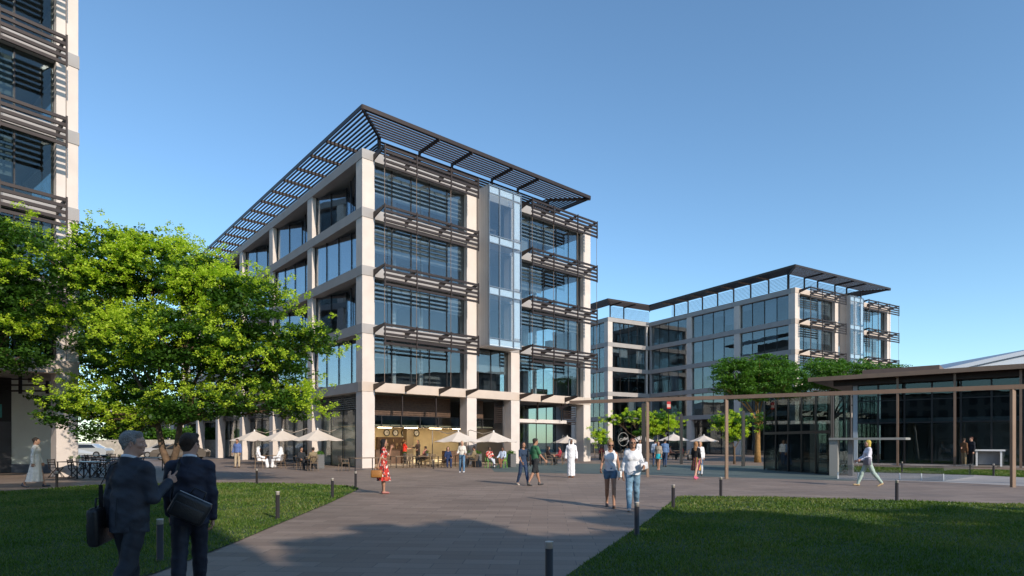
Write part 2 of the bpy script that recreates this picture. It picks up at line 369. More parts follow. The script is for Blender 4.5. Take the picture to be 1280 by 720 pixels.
def office(name,O,ang,levels,L=20.95,D=48,label='',wing=False,group=None,front_detail='cafe',posts=True,mats2=None):
    root=empty(name,(O[0],O[1],0),ang,label,'building',group)
    Z=lv(levels); H=Z[-1]; CW=.85
    fr=Matrix.Identity(4)
    lf=frameM((0,0),(0,1),(1,0))
    # columns
    colsF=[0,8.0,12.1,L-CW]
    for x in colsF: MB().box(x,x+CW,0,.85,0,H-.02).build('column',stone,root,bevel=.012)
    nb=int(D//8)
    for i in range(1,nb+1):
        y=8*i-.25
        if y+CW>D: y=D-CW
        if wing and i==nb: continue
        MB().box(0,.7,y,y+CW,0,H-.02).build('column',stone,root,bevel=.012)
    for i in range(1,nb+1):
        MB().box(L-.7,L,8*i-.25-CW*(i==nb),8*i-.25+CW*(i!=nb),0,H-.02).build('column',stone,root)
    # beams
    e=.035
    for z in Z:
        MB().box(-e,L+e,-e,.5,z-BH,z).build('floor_beam',beamlit if (z<6 or wing) else beamst,root,bevel=.012)
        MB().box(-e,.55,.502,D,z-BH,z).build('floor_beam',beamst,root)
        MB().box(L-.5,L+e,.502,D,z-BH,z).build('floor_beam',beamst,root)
        MB().box(.55,L-.5,.502,D-.01,z-.35,z-.05).build('floor_slab',ceilm,root)
    # core and inner things
    MB().box(4.5,14.0,3.6,D-2,5.4,H-.36).box(12.2,14.0,6,D-2,.02,5.39).build('service_core',inter,root)
    MB().box(.05,L-.05,D-.3,D-.02,0,H-.02).build('rear_wall',beamst,root)
    for i in range(levels-1):
        z0,z1=Z[i],Z[i+1]-BH
        last=(i==levels-2)
        # front
        flat_window(root,fr,CW,8.0,z0,z1,.42,blinds=[.0,.45,.62,.62,.62,.62,.62][min(i,6)])
        if i==0: flat_window(root,fr,8.85,12.1,z0,z1,.42,blinds=.55)
        flat_window(root,fr,12.95,L-CW,z0,z1,.42,blinds=0 if i!=1 else .4)
        if i==3:  # a blind only on the left part of the top bay
            MB().box(13,17.2,.65,.665,z1-1.7,z1-.01).build('blind',blind,root)
        # side away from the plaza: plain glass, so the sky is seen through the corner
        MB().box(L-.45,L-.42,.9,D-1,z0,z1).build('window',glassC,root)
        # left face
        for j in range(nb):
            x0=.85 if j==0 else 8*j+.6; x1=8*(j+1)-.25
            if wing and j==nb-1: x1=D
            if wing: flat_window(root,lf,x0,x1,z0,z1,.3,1.7)
            else: zig_window(root,lf,x0,x1,z0,z1,[1,0,1,0][(i+j//4)%2] if j<5 else 2)
        # furniture silhouettes behind the glass
        g=MB()
        for q in range(6):
            x=random.uniform(1.5,L-3); y=random.uniform(1.2,3.5); g.box(x,x+random.uniform(.8,1.8),y,y+.6,z0+.0,z0+random.choice([.75,1.1,1.9]))
        g.build('office_furniture',interD,root)
        g=MB()
        for q in range(3):
            x=[3.1,5.2,16.0][q]; g.tube([(x,1.6,z0),(x,1.6,z1)],.16,10)
        g.build('inner_column',whitep,root)
    for z in Z[1:]:
        sunshade(root,fr,.71,7.93,z-.05,[.75,3.0,5.62,7.88])
        sunshade(root,fr,12.87,20.15,z-.05,[12.92,15.14,17.8,20.1])
    sunshade(root,fr,0,0,Z[0]-.0,[.75,3.0,5.62,7.88,12.92,15.14,17.8],full=False)
    wr=MB()
    for p in (.75,3.0,5.62,7.88,12.92,15.14,17.8,20.1): wr.box(p-.012,p+.012,-1.435,-1.41,Z[0]-.1,H-.1)
    wr.build('tie_rod',bronze2,root)
    # oriel
    zb=Z[1]-BH; zt=H-.15; x0,x1=8.86,11.85; s=1.4
    og=MB().box(x0,x1,-s,-s+.03,zb+.1,zt).box(x1-.03,x1,-s+.03,-.04,zb+.1,zt); 
    orl=og.build('glass_bay',glassO,root)
    MB().box(x0+.04,x1-.04,-s+.04,.4,zb,zb+.098).build('bay_floor',stone,orl)
    MB().box(x0+.01,x0+.04,-s+.04,-.04,zb+.1,zt).build('bay_side_panel',brick,orl)
    MB().box(x0,x1,-s,.4,zt+.002,zt+.1).build('bay_roof',glassC,orl)
    fm=MB(); pn=MB()
    xs=[x0,x0+.95,x0+2.25,x1]
    for x in xs: fm.box(max(x0,x-.03),min(x1,x+.03),-s-.05,-s-.002,zb,zt)
    for k in range(1,levels+0):
        z=Z[k] if k<levels-1 else zt
        fm.box(x0,x1,-s-.04,-s-.004,z-.08,z-.02); fm.box(x0,x1,-s-.04,-s-.004,z-.62,z-.56)
        for a,c in zip(xs[:-1],xs[1:]): pn.box(a+.05,c-.05,-s+.035,-s+.05,z-.55,z-.1)
        if k<levels-1: MB().box(x0+.05,x1-.05,-s+.06,.4,z-.5,z-.15).build('bay_floor',stone,orl)
        if k>=1 and k<levels-1:
            pn.box(xs[2]+.12,xs[3]-.1,-s+.035,-s+.05,z+.15,z+2.75)
    fm.build('bay_frame',mat('blue_grey_frame',(.16,.2,.25),.4,.3),orl); pn.build('bay_panel',frost,orl)
    # rooftop
    z=22.3+(H-19.73)
    W=2.55
    D2=D if not wing else D
    if not wing:
        po=[(0,D),(0,0),(L,0),(L,D)]; pi=[(W,D),(W,W),(L-W,W),(L-W,D)]
    else:
        po=[(-8.05,D+14),(-8.05,D),(0,D),(0,0),(L,0),(L,D)]; pi=[(-8.05+W,D+14),(-8.05+W,D+W),(W,D+W),(W,W),(L-W,W),(L-W,D)]
    k0=0 if not wing else 2
    cross=[(k0,1-d/D) for d in np.arange(5.33,D-1,2.667)]+[(k0+1,t/L) for t in (5.7,8.5,12.3,15.0)]
    if wing: cross+=[(1,.33),(1,.67)]
    canopy(root,po,pi,z,cross)
    ps=MB()
    for d in np.arange(2.667,D,2.667): ps.box(W-.07,W+.07,d-.07,d+.07,H,z-.06)
    for x in (W,5.7,8.5,12.3,15.0,L-W): ps.box(x-.07,x+.07,W-.07,W+.07,H,z-.06)
    if wing:
        for x in (-5.5,-2.8): ps.box(x-.07,x+.07,D+W-.07,D+W+.07,H,z-.06)
    ps.build('canopy_post',bronze,root)
    sc=MB(); step=.2 if not wing else .17; th=.07 if not wing else .018
    zz=H+.25
    while zz<z-.25:
        sc.box(W,L-W,W-.02+.1,W+.02+.1,zz-th,zz+th); sc.box(W+.08,W+.12,W+.2,D-2,zz-th,zz+th)
        if wing: sc.box(-8.05+W,W,D+W+.1,D+W+.14,zz-th,zz+th)
        zz+=step
    sc.build('plant_screen',bronze,root)
    if not wing:
        MB().box(4,L-3.5,3.6,D-6,H,H+2.2).build('plant_room',interD,root)
    else:
        MB().box(3.5,9,8,15,H,H+.9).build('plant_room',wood,root)
    # ground floor, left face
    for j in range(nb):
        x0=.85 if j==0 else 8*j+.6; x1=8*(j+1)-.25
        if x1>D: x1=D
        flat_window(root,lf,x0-.3,x1+.3,0.03,Z[0]-BH,(1.9 if j else .75),1.8,g=glassC if not wing else glassB)
        sl=MB(lf)
        for k in range(7): sl.box(x0+.02,x1-.02,.5,.54,Z[0]-BH-.15-k*.14,Z[0]-BH-.09-k*.14)
        sl.build('arcade_louvre',bronze,root)
        if j: MB(lf).box(x0+1.0,x0+4.5,3.2,3.3,.03,3.4).build('shop_partition',[interD,cream,ceilm][j%3],root)
    if wing:
        Ww=8.05
        for z in Z:
            MB().box(-Ww-e,-.002-e,D-e,D+.5,z-BH,z).build('floor_beam',beamst,root)
            MB().box(-Ww-e,-Ww+.5,D+.502,D+14,z-BH,z).build('floor_beam',beamst,root)
            MB().box(-Ww+.5,L,D+.505,D+13.9,z-.35,z-.05).build('floor_slab',ceilm,root)
        MB().box(-Ww,-Ww+.85,D,D+.85,0,H-.02).build('column',stone,root)
        MB().box(-.5,-.2,D+.1,D+.5,0,H-.02).build('column',stone,root)
        MB().box(-Ww,-Ww+.85,D+8,D+8.85,0,H-.02).build('column',stone,root)
        MB().box(-Ww+2.5,L-2,D+7.5,D+13,0,H-.36).build('service_core',interD,root)
        M2=frameM((-Ww,D),(1,0),(0,1)); M3=frameM((-Ww,D),(0,1),(1,0))
        for i in range(levels-1):
            flat_window(root,M2,.85,Ww-.5,Z[i],Z[i+1]-BH,.3,1.5); flat_window(root,M3,.85,8,Z[i],Z[i+1]-BH,.3,1.5)
        flat_window(root,M2,.85,Ww-.5,.03,Z[0]-BH,.9,1.2); flat_window(root,M3,.85,8,.03,Z[0]-BH,.9,1.2)
        MB().box(-Ww,L,D+13.9,D+14,0,H-.02).build('rear_wall',beamst,root)
    return root,Z,H

A1=math.atan2(.6535,.757); O1=Vector((-9.22,36.7))
A2=math.atan2(.5129,.8585); O2=Vector((33.09,69.66))
b1,Z1,H1=office('office_building',O1,A1,5,label='five storey office block with slatted roof canopy and cafe, centre of the plaza')
b2,Z2,H2=office('office_building',O2,A2,5,D=24,wing=True,label='farther office block seen above the right hand trees, set back behind the pergola')
a3=(math.sin(R(38.5)),math.cos(R(38.5))); A3=math.atan2(a3[1],a3[0])
O3=Vector((-20.37-20.95*a3[0],28.0-20.95*a3[1]))
GDEF[0]=glassD
b3,Z3,H3=office('office_building',O3,A3,7,D=24,label='tall office block cut off by the left edge of the photograph')
GDEF[0]=None
A4=R(205); b4,Z4,H4=office('office_building',(10.6,-10.4),A4,5,D=32,label='office block behind the viewer that shades the near lawn')

wallc=mat('reflection_block_wall',(.30,.27,.24),.8,var=.1); 
def reflection_block(loc,rz,w,d,nf,lab):  # unseen blocks, added so the glass reflects something dark near the horizon
    t=empty('reflection_block',loc,rz,lab,'building','unseen blocks added to darken reflections')
    MB().box(-w/2,w/2,0,d,0,nf*3.5).build('wall',wallc,t)
    g=MB()
    for f in range(nf):
        x=-w/2+1
        while x<w/2-2: g.box(x,x+1.8,-.06,-.003,f*3.5+.9,f*3.5+2.8); x+=3.2
    g.build('window',interD,t); MB().box(-w/2-.4,w/2+.4,-.4,d+.4,nf*3.5+.002,nf*3.5+.5).build('roof',bronze,t)
for i,(x,y,rz,w_,nf) in enumerate([(92,10,-90,60,5),(95,-48,-60,50,4),(38,-82,0,50,4),(-22,-84,0,56,5),(-72,-60,45,50,4),(-100,0,90,60,5),(-104,78,90,60,4)]):
    # the windowed side looks at the plaza
    v=Vector((-x,-y+10)).normalized(); rr=math.atan2(v.y,v.x)+math.pi/2
    reflection_block((x,y,0),rr,w_,14,nf,'unseen block added for dark reflections, %s behind the viewer'%['far right','right rear','rear, right of the middle','rear, left of the middle','left rear','far left','left, farther along'][i])
def loc1(u,v,z=0):
    c,s=math.cos(A1),math.sin(A1); return Vector((O1.x+c*u-s*v,O1.y+s*u+c*v,z))
def u_of(px,v):         # facade coordinate of a pixel column at depth v in the first building
    k=(px-640)/F; c,s=math.cos(A1),math.sin(A1); X0=O1.x-s*v; Y0=O1.y+c*v
    return (k*Y0-X0)/(c-k*s)

# front ground floor of the first building
def front_ground(root,cafe=True):
    zt=Z1[0]-BH
    f=MB()
    for k in range(9): f.box(.86,7.98,2.0,2.06,3.5+k*.145,3.5+k*.145+.10)
    f.box(.86,7.98,2.062,2.1,3.42,zt-.005)
    f.box(8.86,11.0,2.0,2.05,3.42,zt-.005)
    f.build('slatted_fascia',wood,root)
    MB().box(.86,12.0,2.0,2.03,2.68,3.38).build('clerestory_glass',glassB,root)
    m=MB(); m.box(.86,12.0,1.98,2.08,3.38,3.42); m.box(.86,12.0,1.98,2.08,2.62,2.68)
    for x in (2.4,3.9,5.4,6.9,9.4,10.9): m.box(x-.03,x+.03,1.97,1.998,2.68,3.38)
    m.build('window_frame',darkm,root)
    # cafe room
    MB().box(1.1,12.0,6.6,6.75,.02,2.69).build('cafe_wall',cream,root)
    MB().box(.95,1.1,2.1,6.6,.02,2.66).build('cafe_wall',cream,root)
    MB().box(12.0,12.12,.86,6.6,.02,zt).build('cafe_wall',interD,root)
    MB().box(1.1,12.0,2.11,6.6,2.70,2.8).build('cafe_ceiling',cream,root)
    MB().box(1.1,12.0,2.11,6.6,.012,.03).build('cafe_floor',mat('cafe_tile',(.35,.3,.24),.3,var=.1),root)
    MB().box(u_of(472,6.3),u_of(508,6.3),6.3,6.59,.6,2.0).build('back_bar',wood,root)
    MB().box(u_of(508.5,5.95),u_of(517,5.95),5.95,6.59,.03,2.69).build('cafe_pillar',mat('taupe',(.28,.23,.16),.7),root)
    c=MB(); a_,b_=u_of(470,5.1),u_of(505,5.1); c.box(a_,b_,5.1,5.6,.03,1.02); c.box(a_-.05,b_+.05,5.05,5.65,1.02,1.07); c.build('cafe_counter',wood,root)
    bt=MB()
    for k in range(26):
        x=u_of(476+random.random()*30,6.24); z=random.choice([1.12,1.35,1.65]); bt.lathe([(.03,0),(.03,.13),(.012,.17),(.012,.2)],(x,6.24,z),8)
    bt.build('shelf_bottles',mat('amber_glass',(.45,.33,.2),.3),root)
    MB().box(6.6,7.3,6.5,6.59,1.0,2.1).build('menu_board',whitep,root)
    MB().box(9.0,11,4.2,4.6,.03,.95).build('cafe_bench',wood,root)
    MB().box(12.2,20.4,8.0,8.2,.02,zt).build('rear_partition',inter,root)
    # right hand part: glazed shop with a mezzanine canopy
    flat_window(root,Matrix.Identity(4),12.95,20.0,.03,zt,3.2,1.15,g=glassD)
    mz=MB(); pts=[(13.2,3.15),(13.2,.55),(18.0,.55)]+[(18.0+1.6*math.sin(a),2.15-1.6*math.cos(a)) for a in np.linspace(.1,1.5,9)]+[(19.6,3.15)]
    mz.prism(pts,3.15,3.42); mz.build('entrance_canopy',stone,root)
    for (x0,x1) in ((11.2,12.0),(18.6,20.05)):
        s=MB()
        for k in range(11): s.box(x0,x1,.9,.94,3.1+k*.15,3.1+k*.15+.07)
        s.box(x0,x0+.05,.88,.9,3.0,4.7); s.build('arcade_louvre',bronze,root)
    h=MB()
    for x in (3.0,5.62,15.14,17.8): h.box(x-.04,x+.04,.3,.38,3.35,zt)
    h.build('hanging_post',bronze,root)
    em=bpy.data.materials.new('warm_lamp'); em.use_nodes=True; pp=em.node_tree.nodes['Principled BSDF']; pp.inputs['Emission Color'].default_value=(1,.78,.48,1); pp.inputs['Emission Strength'].default_value=17
    for x in (2.2,4.4,6.6,8.8,11.0):
        for y in (3.4,5.2): MB().box(x-.5,x+.5,y-.12,y+.12,2.66,2.698).build('ceiling_lamp',em,root)
front_ground(b1)
# far cafe front in building two, so that its ground floor is not empty
flat_window(b2,Matrix.Identity(4),.85,20,.03,Z2[0]-BH,1.2,1.3)
flat_window(b3,Matrix.Identity(4),.85,14.5,.03,Z2[0]-BH,1.2,1.3)
flat_window(b4,Matrix.Identity(4),.85,20,.03,Z2[0]-BH,1.2,1.3)
# wall clocks
for i,px in enumerate((483.2,494.2,505,520.5)):
    u=u_of(px,6.55); p=loc1(u,6.55,2.33)
    t=empty('wall_clock',p,A1,'round wall clock on the cream cafe wall, %s'%['leftmost of four in a row','second of four from the left','third of four from the left','rightmost of four, by the pillar'][i],'clock','clocks in a row on the cafe wall')
    def ring(r0,r1,y0,y1,n=24):
        b=MB(); vs=[];fs=[]
        for k in range(n):
            a=2*math.pi*k/n
            for r,y in ((r0,y0),(r1,y0),(r1,y1),(r0,y1)): vs.append((r*math.cos(a),y,r*math.sin(a)))
        for k in range(n):
            for q in range(4): fs.append((k*4+q,k*4+(q+1)%4,((k+1)%n)*4+(q+1)%4,((k+1)%n)*4+q))
        return b.add(vs,fs)
    ring(.20,.26,-.05,.0).build('rim',darkm,t)
    b=MB(); b.add([(.2*math.cos(2*math.pi*k/24),-.02,.2*math.sin(2*math.pi*k/24)) for k in range(24)],[tuple(range(24))]); b.build('dial',whitep,t)
    h=MB(); h.bar((0,-.03,0),(.10*math.cos(i+1),-.03,.10*math.sin(i+1)),.02); h.bar((0,-.035,0),(.15*math.cos(2.2*i),-.035,.15*math.sin(2.2*i)),.015); h.build('hand',darkm,t)

# left block: dark wall and pale glass screen under it
P0=GP(24,590.5)
t=empty('kiosk',(PP(0,553,26.0).x,26.0,0),A3,'black clad kiosk box at the left edge beside the pale glass screen','kiosk')
t.location=GP(24,590.5)
k=MB(); k.box(-5,-.0,0,3,0,5.0); k.build('wall',darkm,t)
MB().box(-1.0,-.72,-.03,-.003,2.9,3.6).build('window',mat('teal_pane',(.08,.3,.28),.2),t)
m=MB(); m.box(-2.2,-.35,-.06,-.003,.02,2.7); m.build('door',interD,t)
p0,p1=GP(24,590.8),GP(66,590.8)
t=tag(MB().box(p0.x-3,p1.x+.4,p0.y,p0.y+.05,.45,5.6).build('glass_screen',mat('frosted_green_glass',(.78,.86,.80),.35,var=.12,vscale=.4)),'tall pale green frosted screen behind the person in a white robe','screen')
MB().box(p0.x-3,p1.x+.4,p0.y-.03,p0.y+.08,0,.448).build('plinth',mat('bluish_plinth',(.16,.19,.24),.6),t)
lz=MB()
for kk in range(8): lz.box(p0.x-3,p1.x+1,p0.y-1.0,p0.y-.96,4.2+kk*.3,4.28+kk*.3)
for x in (p0.x+.8,p0.x+2.2): lz.box(x-.06,x+.06,p0.y-.95,p0.y-.85,4.1,6.6)
lz.build('screen_louvre',darkm,t)

# ------------------------------------------------------------------ pergola and glass enclosure
PB=3.66
perg=empty('pergola',(12,24.5,0),0,'long bronze pergola beam on slim posts crossing the right half of the plaza','pergola')
perg.location=(0,0,0)
pl=[Vector((2.87,29.5,0)),Vector((6.3,27.7,0)),Vector((9.43,26.2,0)),Vector((17.9,21.3,0)),Vector((24.5,17.4,0))]
b=MB()
for p,q in zip(pl[:-1],pl[1:]): b.bar(p+Vector((0,0,PB-.08)),q+Vector((0,0,PB-.08)),.16,.16)
b.build('beam',bronze2,perg)
off=Vector((2.1,3.6,0))
for p in (pl[1],pl[2],pl[3]):
    MB().box(p.x-.06,p.x+.06,p.y-.06,p.y+.06,0,PB-.16).build('post',bronze2,perg)
for px,py in ((804.5,590),(851.5,580),(929,583)):
    p=GP(px,py); MB().box(p.x-.09,p.x+.09,p.y-.09,p.y+.09,0,PB+.05).build('post',darkm,perg)
MB().bar(pl[0]+Vector((-.5,.2,PB-.4)),pl[0]+Vector((.1,0,PB-.1)),.1).build('bracket',bronze,perg)

# dark glass lobby under the pergola
e0,e1=GP(956,587),GP(1040,594)
d=(e1-e0); L=d.length; ang=math.atan2(d.y,d.x)
lob=empty('glass_lobby',e0,ang,'dark glass entrance lobby under the pergola beside the walking blonde woman','lobby')
h0=4.0; DP=1.0
MB().box(0,L,0,.03,.05,h0).box(0,.03,.03,DP,.05,h0).build('glass_wall',glassD,lob)
MB().box(L-.03,L,.03,DP,.05,h0).build('glass_wall',glassD,lob)
MB().box(0,L,DP,DP+.03,.05,h0).build('glass_wall',glassD,lob)
m=MB()
for i in range(6): m.box(L*i/5-.035,L*i/5+.035,-.06,-.003,0,h0)
m.box(L+.003,L+.06,.0,.06,0,h0); m.box(L+.003,L+.06,DP-.06,DP,0,h0)
for i in range(5): m.box(L*(i+.5)/5-.05,L*(i+.5)/5+.05,DP+.04,DP+.14,0,h0)  # dark fins added to darken the view through the lobby
m.box(-.05,L+.05,-.07,-.062,2.05,2.2); m.build('glass_wall_frame',darkm,lob)
MB().box(.1,L-.1,.1,DP-.05,0,.06).build('floor_plinth',interD,lob)
MB().box(.9,L-2.2,.3,.8,.06,2.6).build('dark_infill',interD,lob)  # dark box added inside to make the lobby interior look dark
MB().bar((L-1.5,1.0,.1),(L-2.3,1.6,3.0),.12).build('brace',stone,lob)
MB().bar((1.0,1.0,2.2),(2.6,1.0,1.2),.05).build('brace',stone,lob)
# pale flat canopy by the lobby door
c0,c1=PP(1036,546,28.6),PP(1132,546.5,26.6)
cn=empty('door_canopy',(c0.x,c0.y,0),math.atan2(c1.y-c0.y,c1.x-c0.x),'thin pale flat canopy over the lobby door above the blonde woman','canopy')
LL2=(c1-c0).length
MB().box(0,LL2,0,1.6,1.72,1.82).build('slab',mat('pale_grey_metal',(.30,.30,.28),.5),cn)
MB().box(.0,.36,.1,.5,0,1.718).build('support',mat('pale_grey_metal',(.30,.30,.28),.5),cn)
MB().box(.75,.95,.3,.6,0,1.718).build('support',mat('grey_support',(.16,.16,.16),.5),cn)
# glass balustrade
g0,g1,g2=GP(1048,598.5),GP(1180,601.5),GP(1217,596)
bal=empty('glass_balustrade',(0,0,0),0,'low clear glass balustrade running right from the lobby past the blonde woman','balustrade')
def pane(a,b_,h,mt,par,nm='glass_panel'):
    d=(b_-a).normalized(); n=Vector((-d.y,d.x,0))*.012
    mb=MB(); mb.prism([(a.x,a.y),(b_.x,b_.y),(b_.x+n.x,b_.y+n.y),(a.x+n.x,a.y+n.y)],.01,h); return mb.build(nm,mt,par)
for q in range(5):
    a=g0.lerp(g1,q/5+.004); c=g0.lerp(g1,(q+1)/5-.004); pane(a,c,.62,glassO,bal)
pane(g1,g2,.62,glassO,bal)
b=MB()
for q in range(6):
    p=g0.lerp(g1,q/5); b.box(p.x-.02,p.x+.02,p.y+.02,p.y+.05,0,.3)
b.build('clamp',whitep,bal)
sheet('pale_path',[GP(1048,599)[:2],GP(1180,603)[:2],GP(1340,611)[:2],GP(1340,600)[:2],GP(1217,594)[:2],GP(1048,590)[:2]],.008,pav2)

# ------------------------------------------------------------------ low pavilion on the right
f0,f1=Vector((25.2,44.0,0)),Vector((36.0,34.6,0))
d=f1-f0; L=d.length; ang=math.atan2(d.y,d.x)
pv=empty('glass_pavilion',f0,ang,'low dark glass pavilion with wide flat bronze roof at the right edge','pavilion')
PH=5.75
MB().box(0,L,0,.04,.1,PH).build('glass_wall',glassD,pv)
MB().box(0,.04,.04,12,.1,PH).build('glass_wall',glassD,pv)
m=MB()
n=9
for i in range(n+1): m.box(L*i/n-.05,L*i/n+.05,-.08,-.003,.1,PH)
for i in range(1,8): m.box(-.08,-.003,i*1.6-.04,i*1.6+.04,.1,PH)
m.box(0,L,-.07,-.005,2.95,3.05); m.box(0,L,-.07,-.005,4.55,4.62); m.build('glass_wall_frame',darkm,pv)
MB().box(.02,.3,-.2,-.09,.1,PH).build('corner_fin',mat('pale_blue_metal',(.35,.42,.48),.4),pv)
MB().box(-.05,L+4,.05,12,.02,.1).build('floor_slab',inter,pv)
MB().box(-.3,L+4,-.5,.0,.0,.1).build('kerb',pav2,pv)
MB().box(.1,L+2,10,10.2,.1,PH).build('rear_wall',interD,pv)
MB().box(1,9,6,6.2,.1,3).build('inner_wall',inter,pv)
MB().box(.1,L,.1,11,3.06,3.3).build('ceiling',inter,pv)
for x in (3,6,9,12): MB().box(x,x+.35,3,3.35,.1,3.05).build('inner_column',mat('taupe2',(.3,.25,.2),.7),pv)
rf=MB().prism([(-2.6,-1.6),(L+6,-1.6),(L+6,13),(-2.6,13)],6.15,6.35)
rf.prism([(-1.2,-.6),(L+6,-.6),(L+6,12),(-1.2,12)],5.76,6.148)
rf=rf.build('roof',bronze,pv,bevel=.02)
MB().box(-2.65,L+6,-1.75,-1.602,6.12,6.42).build('roof_fascia',bronze2,rf)
MB().box(.2,5.0,2,6,6.36,7.1).build('roof_box',mat('rust_panel',(.16,.11,.09),.7,var=.1),rf)
for px in (1122,1193.5,1276):
    k=(px-640)/F; c_,s_=math.cos(ang),math.sin(ang); v=-1.2; X0=f0.x-s_*v; Y0=f0.y+c_*v; u=(k*Y0-X0)/(c_-k*s_)
    MB().box(u-.065,u+.065,v-.065,v+.065,0,6.13).build('column',bronze2,pv)
# big hall behind with a pale curved roof
hl=empty('exhibition_hall',(62,75,0),0,'long pale blue grey curved roof rising behind the glass pavilion','hall')
vs=[];n=24
for i in range(n+1):
    t=i/n; x=-14+t*60; z=9.4+8.2*math.sin(t*math.pi*.55)
    vs.append((x,z))
b=MB(); m=len(vs)
V=[(x,0,z) for x,z in vs]+[(x,0,z-.5) for x,z in vs]+[(x,40,z) for x,z in vs]+[(x,40,z-.5) for x,z in vs]
fs=[]
for i in range(m-1):
    fs+= [(i,i+1,m+i+1,m+i),(i,2*m+i,2*m+i+1,i+1),(m+i,m+i+1,3*m+i+1,3*m+i)]
b.add(V,fs); b.build('roof',mat('pale_zinc',(.24,.28,.34),.45,.2),hl)
b=MB(); b.add([(x,.5,z-.45) for x,z in vs]+[(x,.5,0) for x,z in vs],[(i,i+1,m+i+1,m+i) for i in range(m-1)]); b.build('wall',mat('hall_wall',(.33,.38,.45),.6),hl)

# ------------------------------------------------------------------ trees
bark=mat('bark',(.12,.075,.045),.9,var=.35,vscale=6,bump=.8,bscale=14)
barkO=mat('ochre_bark',(.26,.15,.05),.9,var=.3,vscale=6,bump=.8,bscale=14)
leafA=leaf_mat('leaf_green',(.030,.080,.012),(.075,.17,.02),.4)
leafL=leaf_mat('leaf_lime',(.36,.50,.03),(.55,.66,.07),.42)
leafM=leaf_mat('leaf_mid',(.05,.13,.02),(.11,.24,.03),.35)
def leaf_cloud(C,Rr,per,size,flat,rs,sd_):
    n=len(C)*per
    c=np.repeat(C,per,0); r=np.repeat(Rr,per)
    d=rs.normal(size=(n,3)); d/=np.linalg.norm(d,axis=1)[:,None]; q=rs.uniform(0,1,n)**.45
    P=c+d*(q*r)[:,None]*np.array([1,1,flat])
    # leaf frame
    nrm=rs.normal(size=(n,3))*.55+np.array([0,0,.9]); nrm/=np.linalg.norm(nrm,axis=1)[:,None]
    t=rs.normal(size=(n,3)); t-=nrm*(t*nrm).sum(1)[:,None]; t/=np.linalg.norm(t,axis=1)[:,None]; s=np.cross(nrm,t)
    l=(size*rs.uniform(.6,1.3,n))[:,None]
    v0=P-t*l*.5; v1=P+s*l*.38-nrm*l*.08; v2=P+t*l*.55-nrm*l*.18; v3=P-s*l*.38-nrm*l*.08
    return np.stack([v0,v1,v2,v3],1).reshape(-1,3)
